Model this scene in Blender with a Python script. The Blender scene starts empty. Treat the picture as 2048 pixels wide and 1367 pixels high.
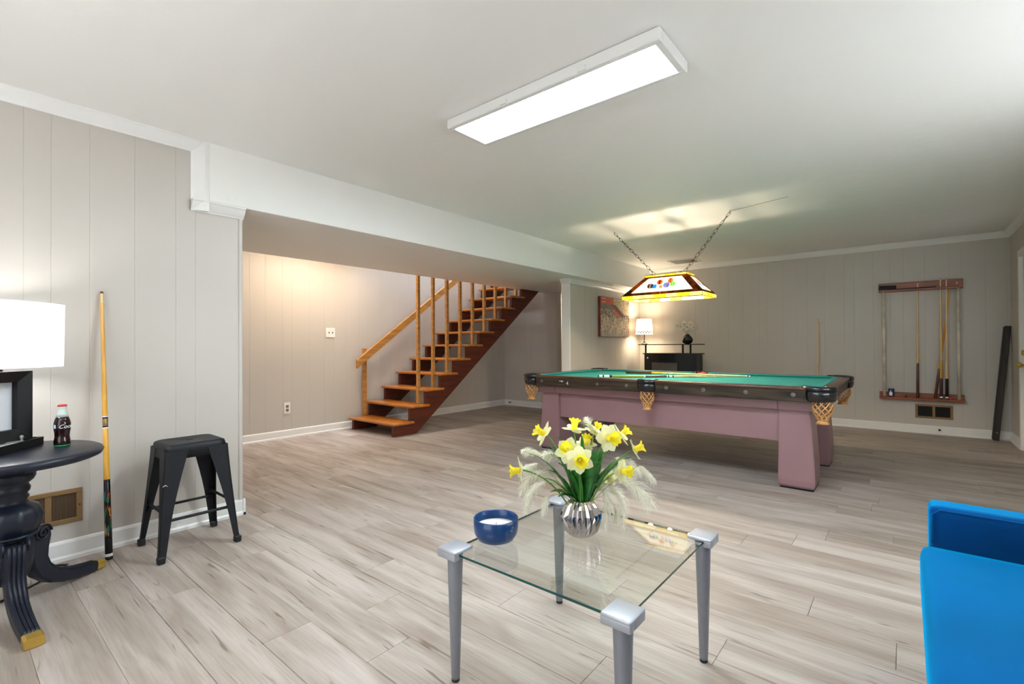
import bpy, bmesh, math, random
from mathutils import Vector, Matrix
random.seed(7)
sc = bpy.context.scene
COL = sc.collection
PI = math.pi

# ------------------------------------------------------------------ camera
def cam_setup():
    yaw, pitch, roll = math.radians(50.5), math.radians(0.38), math.radians(-0.26)
    f = Vector((math.sin(yaw)*math.cos(pitch), math.cos(yaw)*math.cos(pitch), math.sin(pitch)))
    r = Vector((math.cos(yaw), -math.sin(yaw), 0)); u = r.cross(f)
    r2 = r*math.cos(roll) + u*math.sin(roll); u2 = u*math.cos(roll) - r*math.sin(roll)
    cd = bpy.data.cameras.new('camera'); co = bpy.data.objects.new('camera', cd)
    cd.sensor_fit = 'HORIZONTAL'; cd.sensor_width = 36; cd.lens = 951/2048*36
    cd.clip_start = 0.02; cd.clip_end = 200
    m = Matrix((r2, u2, -f)).transposed().to_4x4(); m.translation = (0, 0, 1.1)
    co.matrix_world = m; COL.objects.link(co); sc.camera = co
cam_setup()

# ------------------------------------------------------------------ light and exposure
sc.view_settings.view_transform = 'Standard'; sc.view_settings.look = 'None'
sc.view_settings.exposure = 0.42; sc.view_settings.gamma = 1.0
sc.view_settings.use_curve_mapping = False
SKY = 0.15          # world strength
PANEL = 47.0                   # ceiling panels
ADDED_PANEL = 4.0  # extra panel added behind the viewer to light the foreground
BULB_W = 72.0        # pool lamp bulbs
LAMP_L = 10.0               # drum lamp by the near wall
LAMP_BAR = 24.0            # small lamp on the bar
STAIR_PANEL = 38.0    # strip light over the foot of the stairs
UP_W = 110.0          # cool fill added at the stairhead for unseen daylight upstairs
BOUNCE_W = 40.0      # added upward fill behind the viewer, bounced off the ceiling
SIDE_W = 150.0        # daylight fill at the right wall window, out of frame, added for brightness
WIN_W = 16.0         # daylight fill at the added, unseen glass door behind the camera
w = bpy.data.worlds.new('sky'); sc.world = w; w.use_nodes = True
nt = w.node_tree; bg = nt.nodes['Background']
sky = nt.nodes.new('ShaderNodeTexSky'); sky.sky_type = 'NISHITA'; sky.sun_disc = False
sky.sun_elevation = math.radians(40); sky.sun_rotation = math.radians(60)
nt.links.new(sky.outputs[0], bg.inputs[0]); bg.inputs[1].default_value = SKY

YR_ = -0.93
def lamp(name, kind, loc, power, color, size=None, size_y=None, rot=None, radius=None):
    d = bpy.data.lights.new(name, kind); d.energy = power; d.color = color
    if kind == 'AREA':
        d.shape = 'RECTANGLE'; d.size = size; d.size_y = size_y
    elif radius: d.shadow_soft_size = radius
    o = bpy.data.objects.new(name, d); o.location = loc
    if rot: o.rotation_euler = rot
    COL.objects.link(o); return o
lamp('door_fill', 'AREA', (-1.32, 1.2, 1.05), WIN_W, (0.86, 0.93, 1.0), 1.9, 1.8, (0, -PI/2, 0))
lamp('window_fill', 'AREA', (2.6, YR_+.03, 1.45), SIDE_W, (.86, .93, 1.0), 1.9, .95, (-PI/2, 0, 0)).data.spread = math.radians(125)
lamp('stairhead_fill', 'AREA', (5.2, 5.2, 4.4), UP_W, (0.72, 0.83, 1.0), 2.6, 0.7, (0, 0, 0))

lamp('ceiling_bounce_fill', 'AREA', (-.95, 1.0, 1.56), BOUNCE_W, (.90, .96, 1.0), .3, .3, (PI, 0, 0))  # added fill aimed at the ceiling; no lamp stands here
# ------------------------------------------------------------------ materials
def lin(c):
    out = []
    for v in c[:3]:
        v /= 255.0
        out.append(v/12.92 if v <= 0.04045 else ((v+0.055)/1.055)**2.4)
    return (*out, 1)
def newmat(name):
    m = bpy.data.materials.new(name); m.use_nodes = True
    return m, m.node_tree, m.node_tree.nodes['Principled BSDF']
def N(nt, t, **kw):
    n = nt.nodes.new(t)
    for k, v in kw.items(): setattr(n, k, v)
    return n
def mat(name, c, rough=0.5, metal=0.0, var=0.06, scale=8.0, bump=0.0, bscale=200.0, sheen=0.0, coat=0.0, spec=0.5, stretch=None, emit=None):
    m, nt, b = newmat(name)
    base = lin(c)
    co = N(nt, 'ShaderNodeNewGeometry').outputs['Position']
    mp = N(nt, 'ShaderNodeMapping'); nt.links.new(co, mp.inputs[0])
    if stretch: mp.inputs['Scale'].default_value = stretch
    nz = N(nt, 'ShaderNodeTexNoise'); nz.inputs['Scale'].default_value = scale; nz.inputs['Detail'].default_value = 4
    nt.links.new(mp.outputs[0], nz.inputs['Vector'])
    cr = N(nt, 'ShaderNodeValToRGB')
    cr.color_ramp.elements[0].position = .3; cr.color_ramp.elements[1].position = .7
    cr.color_ramp.elements[0].color = tuple(max(0, v*(1-var)) for v in base[:3])+(1,)
    cr.color_ramp.elements[1].color = tuple(min(1, v*(1+var)) for v in base[:3])+(1,)
    nt.links.new(nz.outputs[0], cr.inputs[0]); nt.links.new(cr.outputs[0], b.inputs['Base Color'])
    b.inputs['Roughness'].default_value = rough; b.inputs['Metallic'].default_value = metal
    b.inputs['Specular IOR Level'].default_value = spec
    if sheen:
        b.inputs['Sheen Weight'].default_value = sheen; b.inputs['Sheen Roughness'].default_value = .5
        b.inputs['Sheen Tint'].default_value = (.0, .5, 1.0, 1)
    if coat: b.inputs['Coat Weight'].default_value = coat; b.inputs['Coat Roughness'].default_value = .15
    if bump:
        n2 = N(nt, 'ShaderNodeTexNoise'); n2.inputs['Scale'].default_value = bscale; n2.inputs['Detail'].default_value = 3
        nt.links.new(mp.outputs[0], n2.inputs['Vector'])
        bp = N(nt, 'ShaderNodeBump'); bp.inputs['Strength'].default_value = bump; bp.inputs['Distance'].default_value = .01
        nt.links.new(n2.outputs[0], bp.inputs['Height']); nt.links.new(bp.outputs[0], b.inputs['Normal'])
    if emit:
        b.inputs['Emission Color'].default_value = lin(emit[0]); b.inputs['Emission Strength'].default_value = emit[1]
    return m
def wood(name, dark, light, rough=0.35, grain=(2, 40, 40), coat=0.0, knots=False):
    m, nt, b = newmat(name)
    tc = N(nt, 'ShaderNodeTexCoord').outputs['Object']
    mp = N(nt, 'ShaderNodeMapping'); mp.inputs['Scale'].default_value = grain; nt.links.new(tc, mp.inputs[0])
    nz = N(nt, 'ShaderNodeTexNoise'); nz.inputs['Scale'].default_value = 1.0; nz.inputs['Detail'].default_value = 6; nz.inputs['Distortion'].default_value = .6
    nt.links.new(mp.outputs[0], nz.inputs['Vector'])
    cr = N(nt, 'ShaderNodeValToRGB'); cr.color_ramp.elements[0].position = .3; cr.color_ramp.elements[1].position = .68
    cr.color_ramp.elements[0].color = lin(dark); cr.color_ramp.elements[1].color = lin(light)
    nt.links.new(nz.outputs[0], cr.inputs[0]); nt.links.new(cr.outputs[0], b.inputs['Base Color'])
    b.inputs['Roughness'].default_value = rough
    if coat: b.inputs['Coat Weight'].default_value = coat; b.inputs['Coat Roughness'].default_value = .2
    return m
def floor_mat():
    m, nt, b = newmat('vinyl_plank')
    L = nt.links.new
    pos = N(nt, 'ShaderNodeNewGeometry').outputs['Position']
    oi = N(nt, 'ShaderNodeObjectInfo')
    mul = N(nt, 'ShaderNodeMath', operation='MULTIPLY'); mul.inputs[1].default_value = 57.0; L(oi.outputs['Random'], mul.inputs[0])
    cx = N(nt, 'ShaderNodeCombineXYZ'); L(mul.outputs[0], cx.inputs[0]); L(mul.outputs[0], cx.inputs[1]); L(mul.outputs[0], cx.inputs[2])
    ad = N(nt, 'ShaderNodeVectorMath', operation='ADD'); L(pos, ad.inputs[0]); L(cx.outputs[0], ad.inputs[1])
    def noise(scale, detail, dist, sc=1.0):
        mp = N(nt, 'ShaderNodeMapping'); mp.inputs['Scale'].default_value = scale; L(ad.outputs[0], mp.inputs[0])
        nz = N(nt, 'ShaderNodeTexNoise'); nz.inputs['Scale'].default_value = sc; nz.inputs['Detail'].default_value = detail; nz.inputs['Distortion'].default_value = dist
        L(mp.outputs[0], nz.inputs['Vector']); return nz.outputs[0]
    broad = noise((9, 1.1, 1), 3, .8)
    fine = noise((110, 4.0, 1), 5, .9)
    knot = noise((22, 1.6, 1), 2, 2.2)
    r1 = N(nt, 'ShaderNodeValToRGB'); e = r1.color_ramp.elements
    e[0].position = .33; e[0].color = lin((158, 145, 135)); e[1].position = .66; e[1].color = lin((190, 180, 172)); L(broad, r1.inputs[0])
    r2 = N(nt, 'ShaderNodeValToRGB'); e = r2.color_ramp.elements
    e[0].position = .36; e[0].color = (.76, .73, .70, 1); e[1].position = .58; e[1].color = (1, 1, 1, 1); L(fine, r2.inputs[0])
    r3 = N(nt, 'ShaderNodeValToRGB'); e = r3.color_ramp.elements
    e[0].position = .27; e[0].color = (.42, .36, .32, 1); e[1].position = .37; e[1].color = (1, 1, 1, 1); L(knot, r3.inputs[0])
    m1 = N(nt, 'ShaderNodeMixRGB', blend_type='MULTIPLY'); m1.inputs[0].default_value = .5; L(r1.outputs[0], m1.inputs[1]); L(r2.outputs[0], m1.inputs[2])
    m2 = N(nt, 'ShaderNodeMixRGB', blend_type='MULTIPLY'); m2.inputs[0].default_value = .8; L(m1.outputs[0], m2.inputs[1]); L(r3.outputs[0], m2.inputs[2])
    r4 = N(nt, 'ShaderNodeValToRGB'); e = r4.color_ramp.elements
    e[0].color = (.86, .83, .80, 1); e[1].color = (1.0, 1.0, 1.0, 1); L(oi.outputs['Random'], r4.inputs[0])
    m3 = N(nt, 'ShaderNodeMixRGB', blend_type='MULTIPLY'); m3.inputs[0].default_value = 1; L(m2.outputs[0], m3.inputs[1]); L(r4.outputs[0], m3.inputs[2])
    L(m3.outputs[0], b.inputs['Base Color']); b.inputs['Roughness'].default_value = .5; b.inputs['Specular IOR Level'].default_value = .25
    bp = N(nt, 'ShaderNodeBump'); bp.inputs['Strength'].default_value = .12; bp.inputs['Distance'].default_value = .004
    L(fine, bp.inputs['Height']); L(bp.outputs[0], b.inputs['Normal'])
    return m
def glass_thin(name, tint, rough=0.0, base=.055):
    m = bpy.data.materials.new(name); m.use_nodes = True; nt = m.node_tree; nt.nodes.clear()
    out = N(nt, 'ShaderNodeOutputMaterial'); mx = N(nt, 'ShaderNodeMixShader'); tr = N(nt, 'ShaderNodeBsdfTransparent'); gl = N(nt, 'ShaderNodeBsdfGlossy')
    ge = N(nt, 'ShaderNodeNewGeometry'); dt = N(nt, 'ShaderNodeVectorMath', operation='DOT_PRODUCT'); nt.links.new(ge.outputs['Incoming'], dt.inputs[0]); nt.links.new(ge.outputs['Normal'], dt.inputs[1])
    def mth(op, a, b=None):
        n = N(nt, 'ShaderNodeMath', operation=op); nt.links.new(a, n.inputs[0])
        if b is not None: n.inputs[1].default_value = b
        return n.outputs[0]
    q = mth('ABSOLUTE', dt.outputs['Value']); q = mth('MULTIPLY_ADD', q, -1.0); q.node.inputs[2].default_value = 1.0
    q = mth('POWER', q, 5.0); q = mth('MULTIPLY_ADD', q, .96); q.node.inputs[2].default_value = base
    tr.inputs[0].default_value = tint; gl.inputs['Roughness'].default_value = rough
    nt.links.new(q, mx.inputs[0]); nt.links.new(tr.outputs[0], mx.inputs[1]); nt.links.new(gl.outputs[0], mx.inputs[2]); nt.links.new(mx.outputs[0], out.inputs[0])
    return m
def glow(name, c, s):
    m, nt, b = newmat(name); b.inputs['Base Color'].default_value = (.8, .8, .8, 1)
    b.inputs['Emission Color'].default_value = lin(c); b.inputs['Emission Strength'].default_value = s
    return m
def stained(name, c, var=.15, trans=.8, scale=14):
    m = bpy.data.materials.new(name); m.use_nodes = True; nt = m.node_tree; nt.nodes.clear()
    out = N(nt, 'ShaderNodeOutputMaterial'); mx = N(nt, 'ShaderNodeMixShader'); mx.inputs[0].default_value = trans
    pb = N(nt, 'ShaderNodeBsdfPrincipled'); tl = N(nt, 'ShaderNodeBsdfTranslucent'); pb.inputs['Roughness'].default_value = .25
    pos = N(nt, 'ShaderNodeNewGeometry').outputs['Position']; nz = N(nt, 'ShaderNodeTexNoise'); nz.inputs['Scale'].default_value = scale; nz.inputs['Detail'].default_value = 3; nz.inputs['Distortion'].default_value = 1.5
    nt.links.new(pos, nz.inputs['Vector'])
    cr = N(nt, 'ShaderNodeValToRGB'); base = lin(c)
    cr.color_ramp.elements[0].position = .35; cr.color_ramp.elements[1].position = .68
    cr.color_ramp.elements[0].color = tuple(v*(1-var) for v in base[:3])+(1,); cr.color_ramp.elements[1].color = tuple(min(1, v*(1+var)) for v in base[:3])+(1,)
    nt.links.new(nz.outputs[0], cr.inputs[0])
    for n in (pb.inputs['Base Color'], tl.inputs[0]): nt.links.new(cr.outputs[0], n)
    nt.links.new(pb.outputs[0], mx.inputs[1]); nt.links.new(tl.outputs[0], mx.inputs[2]); nt.links.new(mx.outputs[0], out.inputs[0])
    return m

M = {}
M['wall'] = mat('greige_paint', (194, 187, 178), .42, var=.015, scale=2, bump=.03, bscale=120)
M['white'] = mat('white_trim_paint', (232, 230, 226), .35, var=.01)
def ceiling_mat():
    m, nt, b = newmat('swirled_plaster'); L = nt.links.new
    b.inputs['Base Color'].default_value = lin((240, 238, 233)); b.inputs['Roughness'].default_value = .55
    pos = N(nt, 'ShaderNodeNewGeometry').outputs['Position']
    vo = N(nt, 'ShaderNodeTexVoronoi'); vo.inputs['Scale'].default_value = 5.5; L(pos, vo.inputs['Vector'])
    ml = N(nt, 'ShaderNodeMath', operation='MULTIPLY'); ml.inputs[1].default_value = 70; L(vo.outputs['Distance'], ml.inputs[0])
    sn = N(nt, 'ShaderNodeMath', operation='SINE'); L(ml.outputs[0], sn.inputs[0])
    nz = N(nt, 'ShaderNodeTexNoise'); nz.inputs['Scale'].default_value = 6.5; nz.inputs['Detail'].default_value = 2; L(pos, nz.inputs['Vector'])
    mu = N(nt, 'ShaderNodeMath', operation='MULTIPLY_ADD'); mu.inputs[1].default_value = .006; L(sn.outputs[0], mu.inputs[0]); L(nz.outputs[0], mu.inputs[2])
    bp = N(nt, 'ShaderNodeBump'); bp.inputs['Strength'].default_value = .2; bp.inputs['Distance'].default_value = .03
    L(mu.outputs[0], bp.inputs['Height']); L(bp.outputs[0], b.inputs['Normal'])
    return m
M['ceil'] = ceiling_mat()
M['plank'] = floor_mat()
M['subfloor'] = mat('subfloor', (120, 108, 98), .8)
M['oak'] = wood('honey_oak', (152, 100, 44), (190, 136, 66), .4, (3, 30, 30), .2)
M['tread'] = wood('varnished_tread', (150, 84, 24), (192, 118, 40), .3, (20, 3, 20), .3)
M['stringer'] = wood('red_brown_stringer', (60, 20, 9), (98, 38, 15), .45, (4, 30, 30), .0)
M['mauve'] = mat('mauve_paint', (148, 113, 116), .35, var=.05, scale=3, bump=.04, bscale=30)
M['railwood'] = wood('dark_rail_wood', (58, 32, 20), (98, 58, 38), .3, (30, 3, 20), .3)
M['apron'] = wood('worn_black_wood', (12, 11, 10), (74, 60, 44), .4, (30, 3, 42), .15)
M['cloth'] = mat('green_cloth', (24, 134, 128), .9, var=.06, scale=5, bump=.05, bscale=600, sheen=0)
M['iron'] = mat('black_leather', (16, 18, 22), .22, var=.1, coat=.4)
M['tan'] = mat('tan_leather', (204, 152, 92), .55, var=.12, scale=30)
M['tanred'] = mat('red_leather', (140, 50, 44), .6)
M['chalk'] = mat('chalk', (206, 214, 214), .9)
M['black'] = mat('satin_black', (11, 11, 12), .4, spec=.3)
M['stool'] = mat('matte_black_metal', (18, 20, 25), .5, var=.05, spec=.3)
M['rubber'] = mat('black_rubber', (14, 14, 15), .6)
M['navy'] = mat('charcoal_navy_paint', (24, 29, 42), .36, var=.08, spec=.4)
M['brass'] = mat('aged_brass', (206, 170, 84), .35, metal=.7, var=.12)
M['vent'] = mat('bronze_metal', (138, 108, 70), .45, metal=.35)
M['dark'] = mat('duct_dark', (14, 10, 8), .8)
M['silver'] = mat('brushed_aluminium', (142, 144, 152), .42, metal=.5, var=.03, scale=40)
M['cap'] = mat('satin_silver', (178, 180, 188), .38, metal=.5, var=.03)
M['chrome'] = mat('mirror_silver', (196, 190, 188), .05, metal=1, var=.01)
M['glass'] = glass_thin('clear_glass', (.955, .975, .965, 1))
M['edge'] = mat('green_glass_edge', (18, 74, 70), .1, var=.05)
M['bowl'] = mat('navy_ceramic', (0, 54, 108), .28, var=.04, coat=.3)
M['wax'] = mat('white_wax', (236, 232, 226), .45)
M['velvet'] = mat('blue_velvet', (0, 56, 114), .85, var=.3, scale=3.5, sheen=1.0, spec=.1, bump=.05, bscale=400)
M['rackwood'] = wood('red_mahogany', (108, 46, 14), (156, 76, 26), .35, (30, 4, 30), .3)
M['rod'] = mat('worn_brass_rod', (214, 204, 184), .4, metal=.1, var=.2, scale=9, stretch=(1, 1, 1))
M['darkplank'] = wood('ebonised_rail', (20, 12, 8), (50, 32, 20), .5, (30, 30, 3))
M['maple'] = wood('maple_shaft', (214, 176, 116), (232, 200, 146), .28, (30, 30, 3), .4)
M['amber'] = wood('amber_maple', (206, 148, 48), (226, 172, 66), .22, (30, 30, 3), .5)
M['walnut'] = wood('walnut_butt', (62, 30, 16), (100, 52, 28), .25, (30, 30, 3), .4)
M['maroon'] = mat('maroon_wrap', (66, 24, 26), .4, var=.25, scale=90)
M['olive'] = mat('olive_lacquer', (150, 146, 50), .25, coat=.4)
M['ivory'] = mat('ivory_plastic', (240, 236, 230), .3)
M['bluetip'] = mat('chalked_tip', (80, 92, 120), .9)
M['goldlabel'] = mat('gold_ring', (150, 124, 80), .35, metal=.6, var=.3, scale=60)
def inlay_mat():
    m, nt, b = newmat('inlaid_butt'); L = nt.links.new
    pos = N(nt, 'ShaderNodeNewGeometry').outputs['Position']
    mp = N(nt, 'ShaderNodeMapping'); mp.inputs['Scale'].default_value = (120, 120, 26); L(pos, mp.inputs[0])
    vo = N(nt, 'ShaderNodeTexVoronoi', distance='MANHATTAN'); vo.inputs['Scale'].default_value = 1; L(mp.outputs[0], vo.inputs['Vector'])
    sp = N(nt, 'ShaderNodeSeparateColor'); L(vo.outputs['Color'], sp.inputs[0])
    cr = N(nt, 'ShaderNodeValToRGB'); cr.color_ramp.interpolation = 'CONSTANT'
    cols = [(0, (10, 10, 12)), (.42, (20, 110, 110)), (.5, (150, 36, 30)), (.58, (200, 120, 40)), (.66, (30, 90, 40)), (.74, (10, 10, 12))]
    e = cr.color_ramp.elements; e[0].color = lin(cols[0][1]); e[1].position = cols[1][0]; e[1].color = lin(cols[1][1])
    for p, c in cols[2:]: k = e.new(p); k.color = lin(c)
    L(sp.outputs[0], cr.inputs[0]); L(cr.outputs[0], b.inputs['Base Color']); b.inputs['Roughness'].default_value = .2
    return m
M['inlay'] = inlay_mat()
M['shade_near'] = stained('lit_linen_shade', (250, 250, 250), .01, .7)
M['shade_bar'] = stained('lit_paper_shade', (236, 226, 212), .01, .16)
M['panel'] = glow('light_diffuser', (230, 246, 255), PANEL)
M['added_panel'] = glow('added_panel_diffuser', (238, 248, 255), ADDED_PANEL)
M['dome'] = glow('lit_dome', (255, 226, 186), 6)
M['g_yellow'] = stained('yellow_glass', (236, 218, 84), .12)
M['g_pale'] = stained('pale_yellow_glass', (254, 242, 176), .1)
M['g_brown'] = stained('brown_glass', (98, 58, 20), .6, scale=9)
M['g_cream'] = stained('cream_glass', (255, 250, 236), .08)
M['lead'] = mat('lead_came', (44, 34, 26), .5, metal=.6)
for k, c in dict(rust=(170, 84, 50), orange=(226, 130, 60), blue=(40, 150, 220), violet=(130, 140, 220), green=(140, 200, 120), sand=(214, 170, 120), cocoa=(110, 66, 50)).items():
    M['g_'+k] = stained('glass_'+k, c, .1)
M['petal'] = stained('cream_petal', (252, 248, 206), .05, .45, 40)
M['trumpet'] = stained('yellow_trumpet', (255, 234, 60), .08, .5, 40)
M['leaf'] = stained('leaf_green', (56, 120, 52), .3, .25, 20)
M['stem'] = mat('stem_green', (88, 138, 52), .5)
M['plume'] = stained('pampas_cream', (252, 249, 236), .04, .5, 40)
M['straw'] = mat('straw_stem', (170, 160, 100), .6)
M['orchid'] = stained('white_orchid', (240, 234, 220), .04, .3, 40)
M['cola'] = mat('dark_cola', (32, 6, 8), .12, var=.1, coat=.2)
M['bottleglass'] = mat('greenish_glass', (206, 218, 208), .08, var=.02, coat=.5)
M['greenglass'] = mat('green_glass_base', (40, 150, 90), .1)
M['redcap'] = mat('red_cap', (206, 30, 46), .35)
M['print_white'] = mat('white_print', (236, 238, 242), .4)
M['print_blue'] = mat('blue_print', (50, 110, 170), .4)
M['can'] = mat('blue_tin', (22, 44, 98), .35)
M['slot'] = mat('dark_slot', (40, 34, 28), .6)
M['mirror'] = mat('pale_mat_board', (214, 216, 220), .25, var=.02)
M['mesh'] = mat('perforated_mesh', (84, 76, 74), .5, var=.4, scale=160)

# ------------------------------------------------------------------ mesh builder
class B:
    def __init__(s): s.v = []; s.f = []; s.sm = []; s.mi = []; s.m = 0
    def add(s, vs, fs, smooth=False):
        o = len(s.v); s.v += [tuple(p) for p in vs]
        for f in fs: s.f.append([o+i for i in f]); s.sm.append(smooth); s.mi.append(s.m)
        return s
    def addbm(s, bm, smooth=False):
        bm.verts.index_update()
        s.add([v.co[:] for v in bm.verts], [[v.index for v in f.verts] for f in bm.faces], smooth); bm.free(); return s
    def box(s, x0, x1, y0, y1, z0, z1, bev=0, seg=1, mtx=None):
        if x0 > x1: x0, x1 = x1, x0
        if y0 > y1: y0, y1 = y1, y0
        if z0 > z1: z0, z1 = z1, z0
        bm = bmesh.new()
        vs = [bm.verts.new(p) for p in ((x0,y0,z0),(x1,y0,z0),(x1,y1,z0),(x0,y1,z0),(x0,y0,z1),(x1,y0,z1),(x1,y1,z1),(x0,y1,z1))]
        for f in ((0,3,2,1),(4,5,6,7),(0,1,5,4),(1,2,6,5),(2,3,7,6),(3,0,4,7)): bm.faces.new([vs[i] for i in f])
        if bev: bmesh.ops.bevel(bm, geom=bm.edges[:], offset=bev, segments=seg, affect='EDGES', profile=.5)
        if mtx: bm.transform(mtx)
        return s.addbm(bm, seg > 1)
    def obox(s, c, ax, half, bev=0, seg=1):
        """box with centre c, axes ax (3 unit vectors), half sizes"""
        m = Matrix((Vector(ax[0]), Vector(ax[1]), Vector(ax[2]))).transposed().to_4x4(); m.translation = c
        return s.box(-half[0], half[0], -half[1], half[1], -half[2], half[2], bev, seg, m)
    def prism(s, pts, axis, a0, a1, bev=0):
        """2D polygon extruded along axis from a0 to a1"""
        def P(p, a):
            return {'x': (a, p[0], p[1]), 'y': (p[0], a, p[1]), 'z': (p[0], p[1], a)}[axis]
        n = len(pts); bm = bmesh.new()
        A = [bm.verts.new(P(p, a0)) for p in pts]; Bv = [bm.verts.new(P(p, a1)) for p in pts]
        bm.faces.new(A); bm.faces.new(Bv[::-1])
        for i in range(n): bm.faces.new((A[i], Bv[i], Bv[(i+1) % n], A[(i+1) % n]))
        bmesh.ops.recalc_face_normals(bm, faces=bm.faces[:])
        if bev: bmesh.ops.bevel(bm, geom=bm.edges[:], offset=bev, segments=1, affect='EDGES')
        return s.addbm(bm)
    def lathe(s, prof, n=24, c=(0,0,0), smooth=True, rad=None, caps=True):
        o = len(s.v); vs = []; fs = []
        for k, (r, z) in enumerate(prof):
            for i in range(n):
                a = 2*PI*i/n; rr = r*(rad(k, i) if rad else 1)
                vs.append((c[0]+rr*math.cos(a), c[1]+rr*math.sin(a), c[2]+z))
        for k in range(len(prof)-1):
            for i in range(n):
                j = (i+1) % n; fs.append((k*n+i, k*n+j, (k+1)*n+j, (k+1)*n+i))
        if caps:
            if prof[0][0] > 1e-5: fs.append(tuple(range(n))[::-1])
            if prof[-1][0] > 1e-5: fs.append(tuple(range((len(prof)-1)*n, len(prof)*n)))
        return s.add(vs, fs, smooth)
    def tube(s, path, r, n=8, smooth=True, caps=True, flat=1.0):
        path = [Vector(p) for p in path]; k = len(path)
        rs = r if isinstance(r, (list, tuple)) else [r]*k
        vs = []; fs = []; up = None
        for i, p in enumerate(path):
            t = (path[min(i+1, k-1)]-path[max(i-1, 0)]).normalized()
            if up is None:
                up = Vector((0, 0, 1)) if abs(t.z) < .9 else Vector((1, 0, 0))
            a = t.cross(up).normalized(); b = a.cross(t).normalized(); up = b
            for j in range(n):
                q = 2*PI*j/n; vs.append(p + a*rs[i]*math.cos(q) + b*rs[i]*flat*math.sin(q))
        for i in range(k-1):
            for j in range(n):
                l = (j+1) % n; fs.append((i*n+j, i*n+l, (i+1)*n+l, (i+1)*n+j))
        if caps: fs.append(tuple(range(n))[::-1]); fs.append(tuple(range((k-1)*n, k*n)))
        return s.add(vs, fs, smooth)
    def sphere(s, c, r, n=12, m=8, sz=1.0):
        return s.lathe([(max(1e-4, r*math.sin(PI*k/m)), -r*sz*math.cos(PI*k/m)) for k in range(m+1)], n, c)
    def sweep(s, path, w, h, side):
        """flat bar swept along path; side = unit vector across; w(t), h(t) half sizes"""
        path = [Vector(p) for p in path]; k = len(path); side = Vector(side); vs = []; fs = []
        for i, p in enumerate(path):
            t = (path[min(i+1, k-1)]-path[max(i-1, 0)]).normalized(); nrm = side.cross(t).normalized()
            W = w(i/(k-1)); H = h(i/(k-1))
            for a, b in ((-1,-.7),(-.7,-1),(.7,-1),(1,-.7),(1,.7),(.7,1),(-.7,1),(-1,.7)): vs.append(p+side*a*W+nrm*b*H)
        for i in range(k-1):
            for j in range(8): l = (j+1) % 8; fs.append((i*8+j, i*8+l, (i+1)*8+l, (i+1)*8+j))
        fs.append(tuple(range(8))[::-1]); fs.append(tuple(range((k-1)*8, k*8)))
        return s.add(vs, fs)
    def mesh(s, name, mats):
        me = bpy.data.meshes.new(name); me.from_pydata(s.v, [], s.f)
        for m in (mats if isinstance(mats, (list, tuple)) else [mats]): me.materials.append(m)
        me.polygons.foreach_set('use_smooth', s.sm); me.polygons.foreach_set('material_index', s.mi)
        bm = bmesh.new(); bm.from_mesh(me); bmesh.ops.recalc_face_normals(bm, faces=bm.faces[:]); bm.to_mesh(me); bm.free()
        me.update(); return me
MW = {}
def link(o, parent=None, mw=None):
    COL.objects.link(o)
    if parent: o.parent = parent
    MW[o.name] = (MW[parent.name] if parent else Matrix()) @ (mw or Matrix())
def build(name, b, mats, parent=None, world=False, label=None, kind=None, recalc=True):
    mats = [M[k] if isinstance(k, str) else k for k in (mats if isinstance(mats, (list, tuple)) else [mats])]
    if world and parent:
        inv = MW[parent.name].inverted(); b.v = [tuple(inv @ Vector(p)) for p in b.v]
    o = bpy.data.objects.new(name, b.mesh(name, mats)); link(o, parent)
    if label: o['label'] = label
    if kind: o['kind'] = kind
    return o
def thing(name, label, cat, loc=(0,0,0), rz=0.0, group=None):
    o = bpy.data.objects.new(name, None); o.empty_display_size = .05
    o.location = loc; o.rotation_euler = (0, 0, rz)
    m = Matrix.Translation(loc) @ Matrix.Rotation(rz, 4, 'Z'); link(o, None, m)
    o['label'] = label; o['category'] = cat
    if group: o['group'] = group
    return o
def solo(name, b, mats, loc, label, cat, group=None, world=True):
    if world: b.v = [tuple(Vector(p)-Vector(loc)) for p in b.v]
    o = build(name, b, mats); o.location = loc; MW[o.name] = Matrix.Translation(loc)
    o['label'] = label; o['category'] = cat
    if group: o['group'] = group
    return o
def struct(name, b, mats, parent=None): return build(name, b, mats, parent, kind=None if parent else 'structure')
def text_mesh(body, size, shear=0.0, ext=.0004):
    cu = bpy.data.curves.new('lettering', 'FONT'); cu.body = body; cu.size = size; cu.shear = shear; cu.extrude = ext; cu.align_x = 'CENTER'; cu.resolution_u = 3
    t = bpy.data.objects.new('lettering', cu); COL.objects.link(t)
    dg = bpy.context.evaluated_depsgraph_get(); dg.update()
    me = bpy.data.meshes.new_from_object(t.evaluated_get(dg)); bpy.data.objects.remove(t); bpy.data.curves.remove(cu)
    b = B(); b.add([v.co[:] for v in me.vertices], [list(p.vertices) for p in me.polygons]); bpy.data.meshes.remove(me)
    return b

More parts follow.
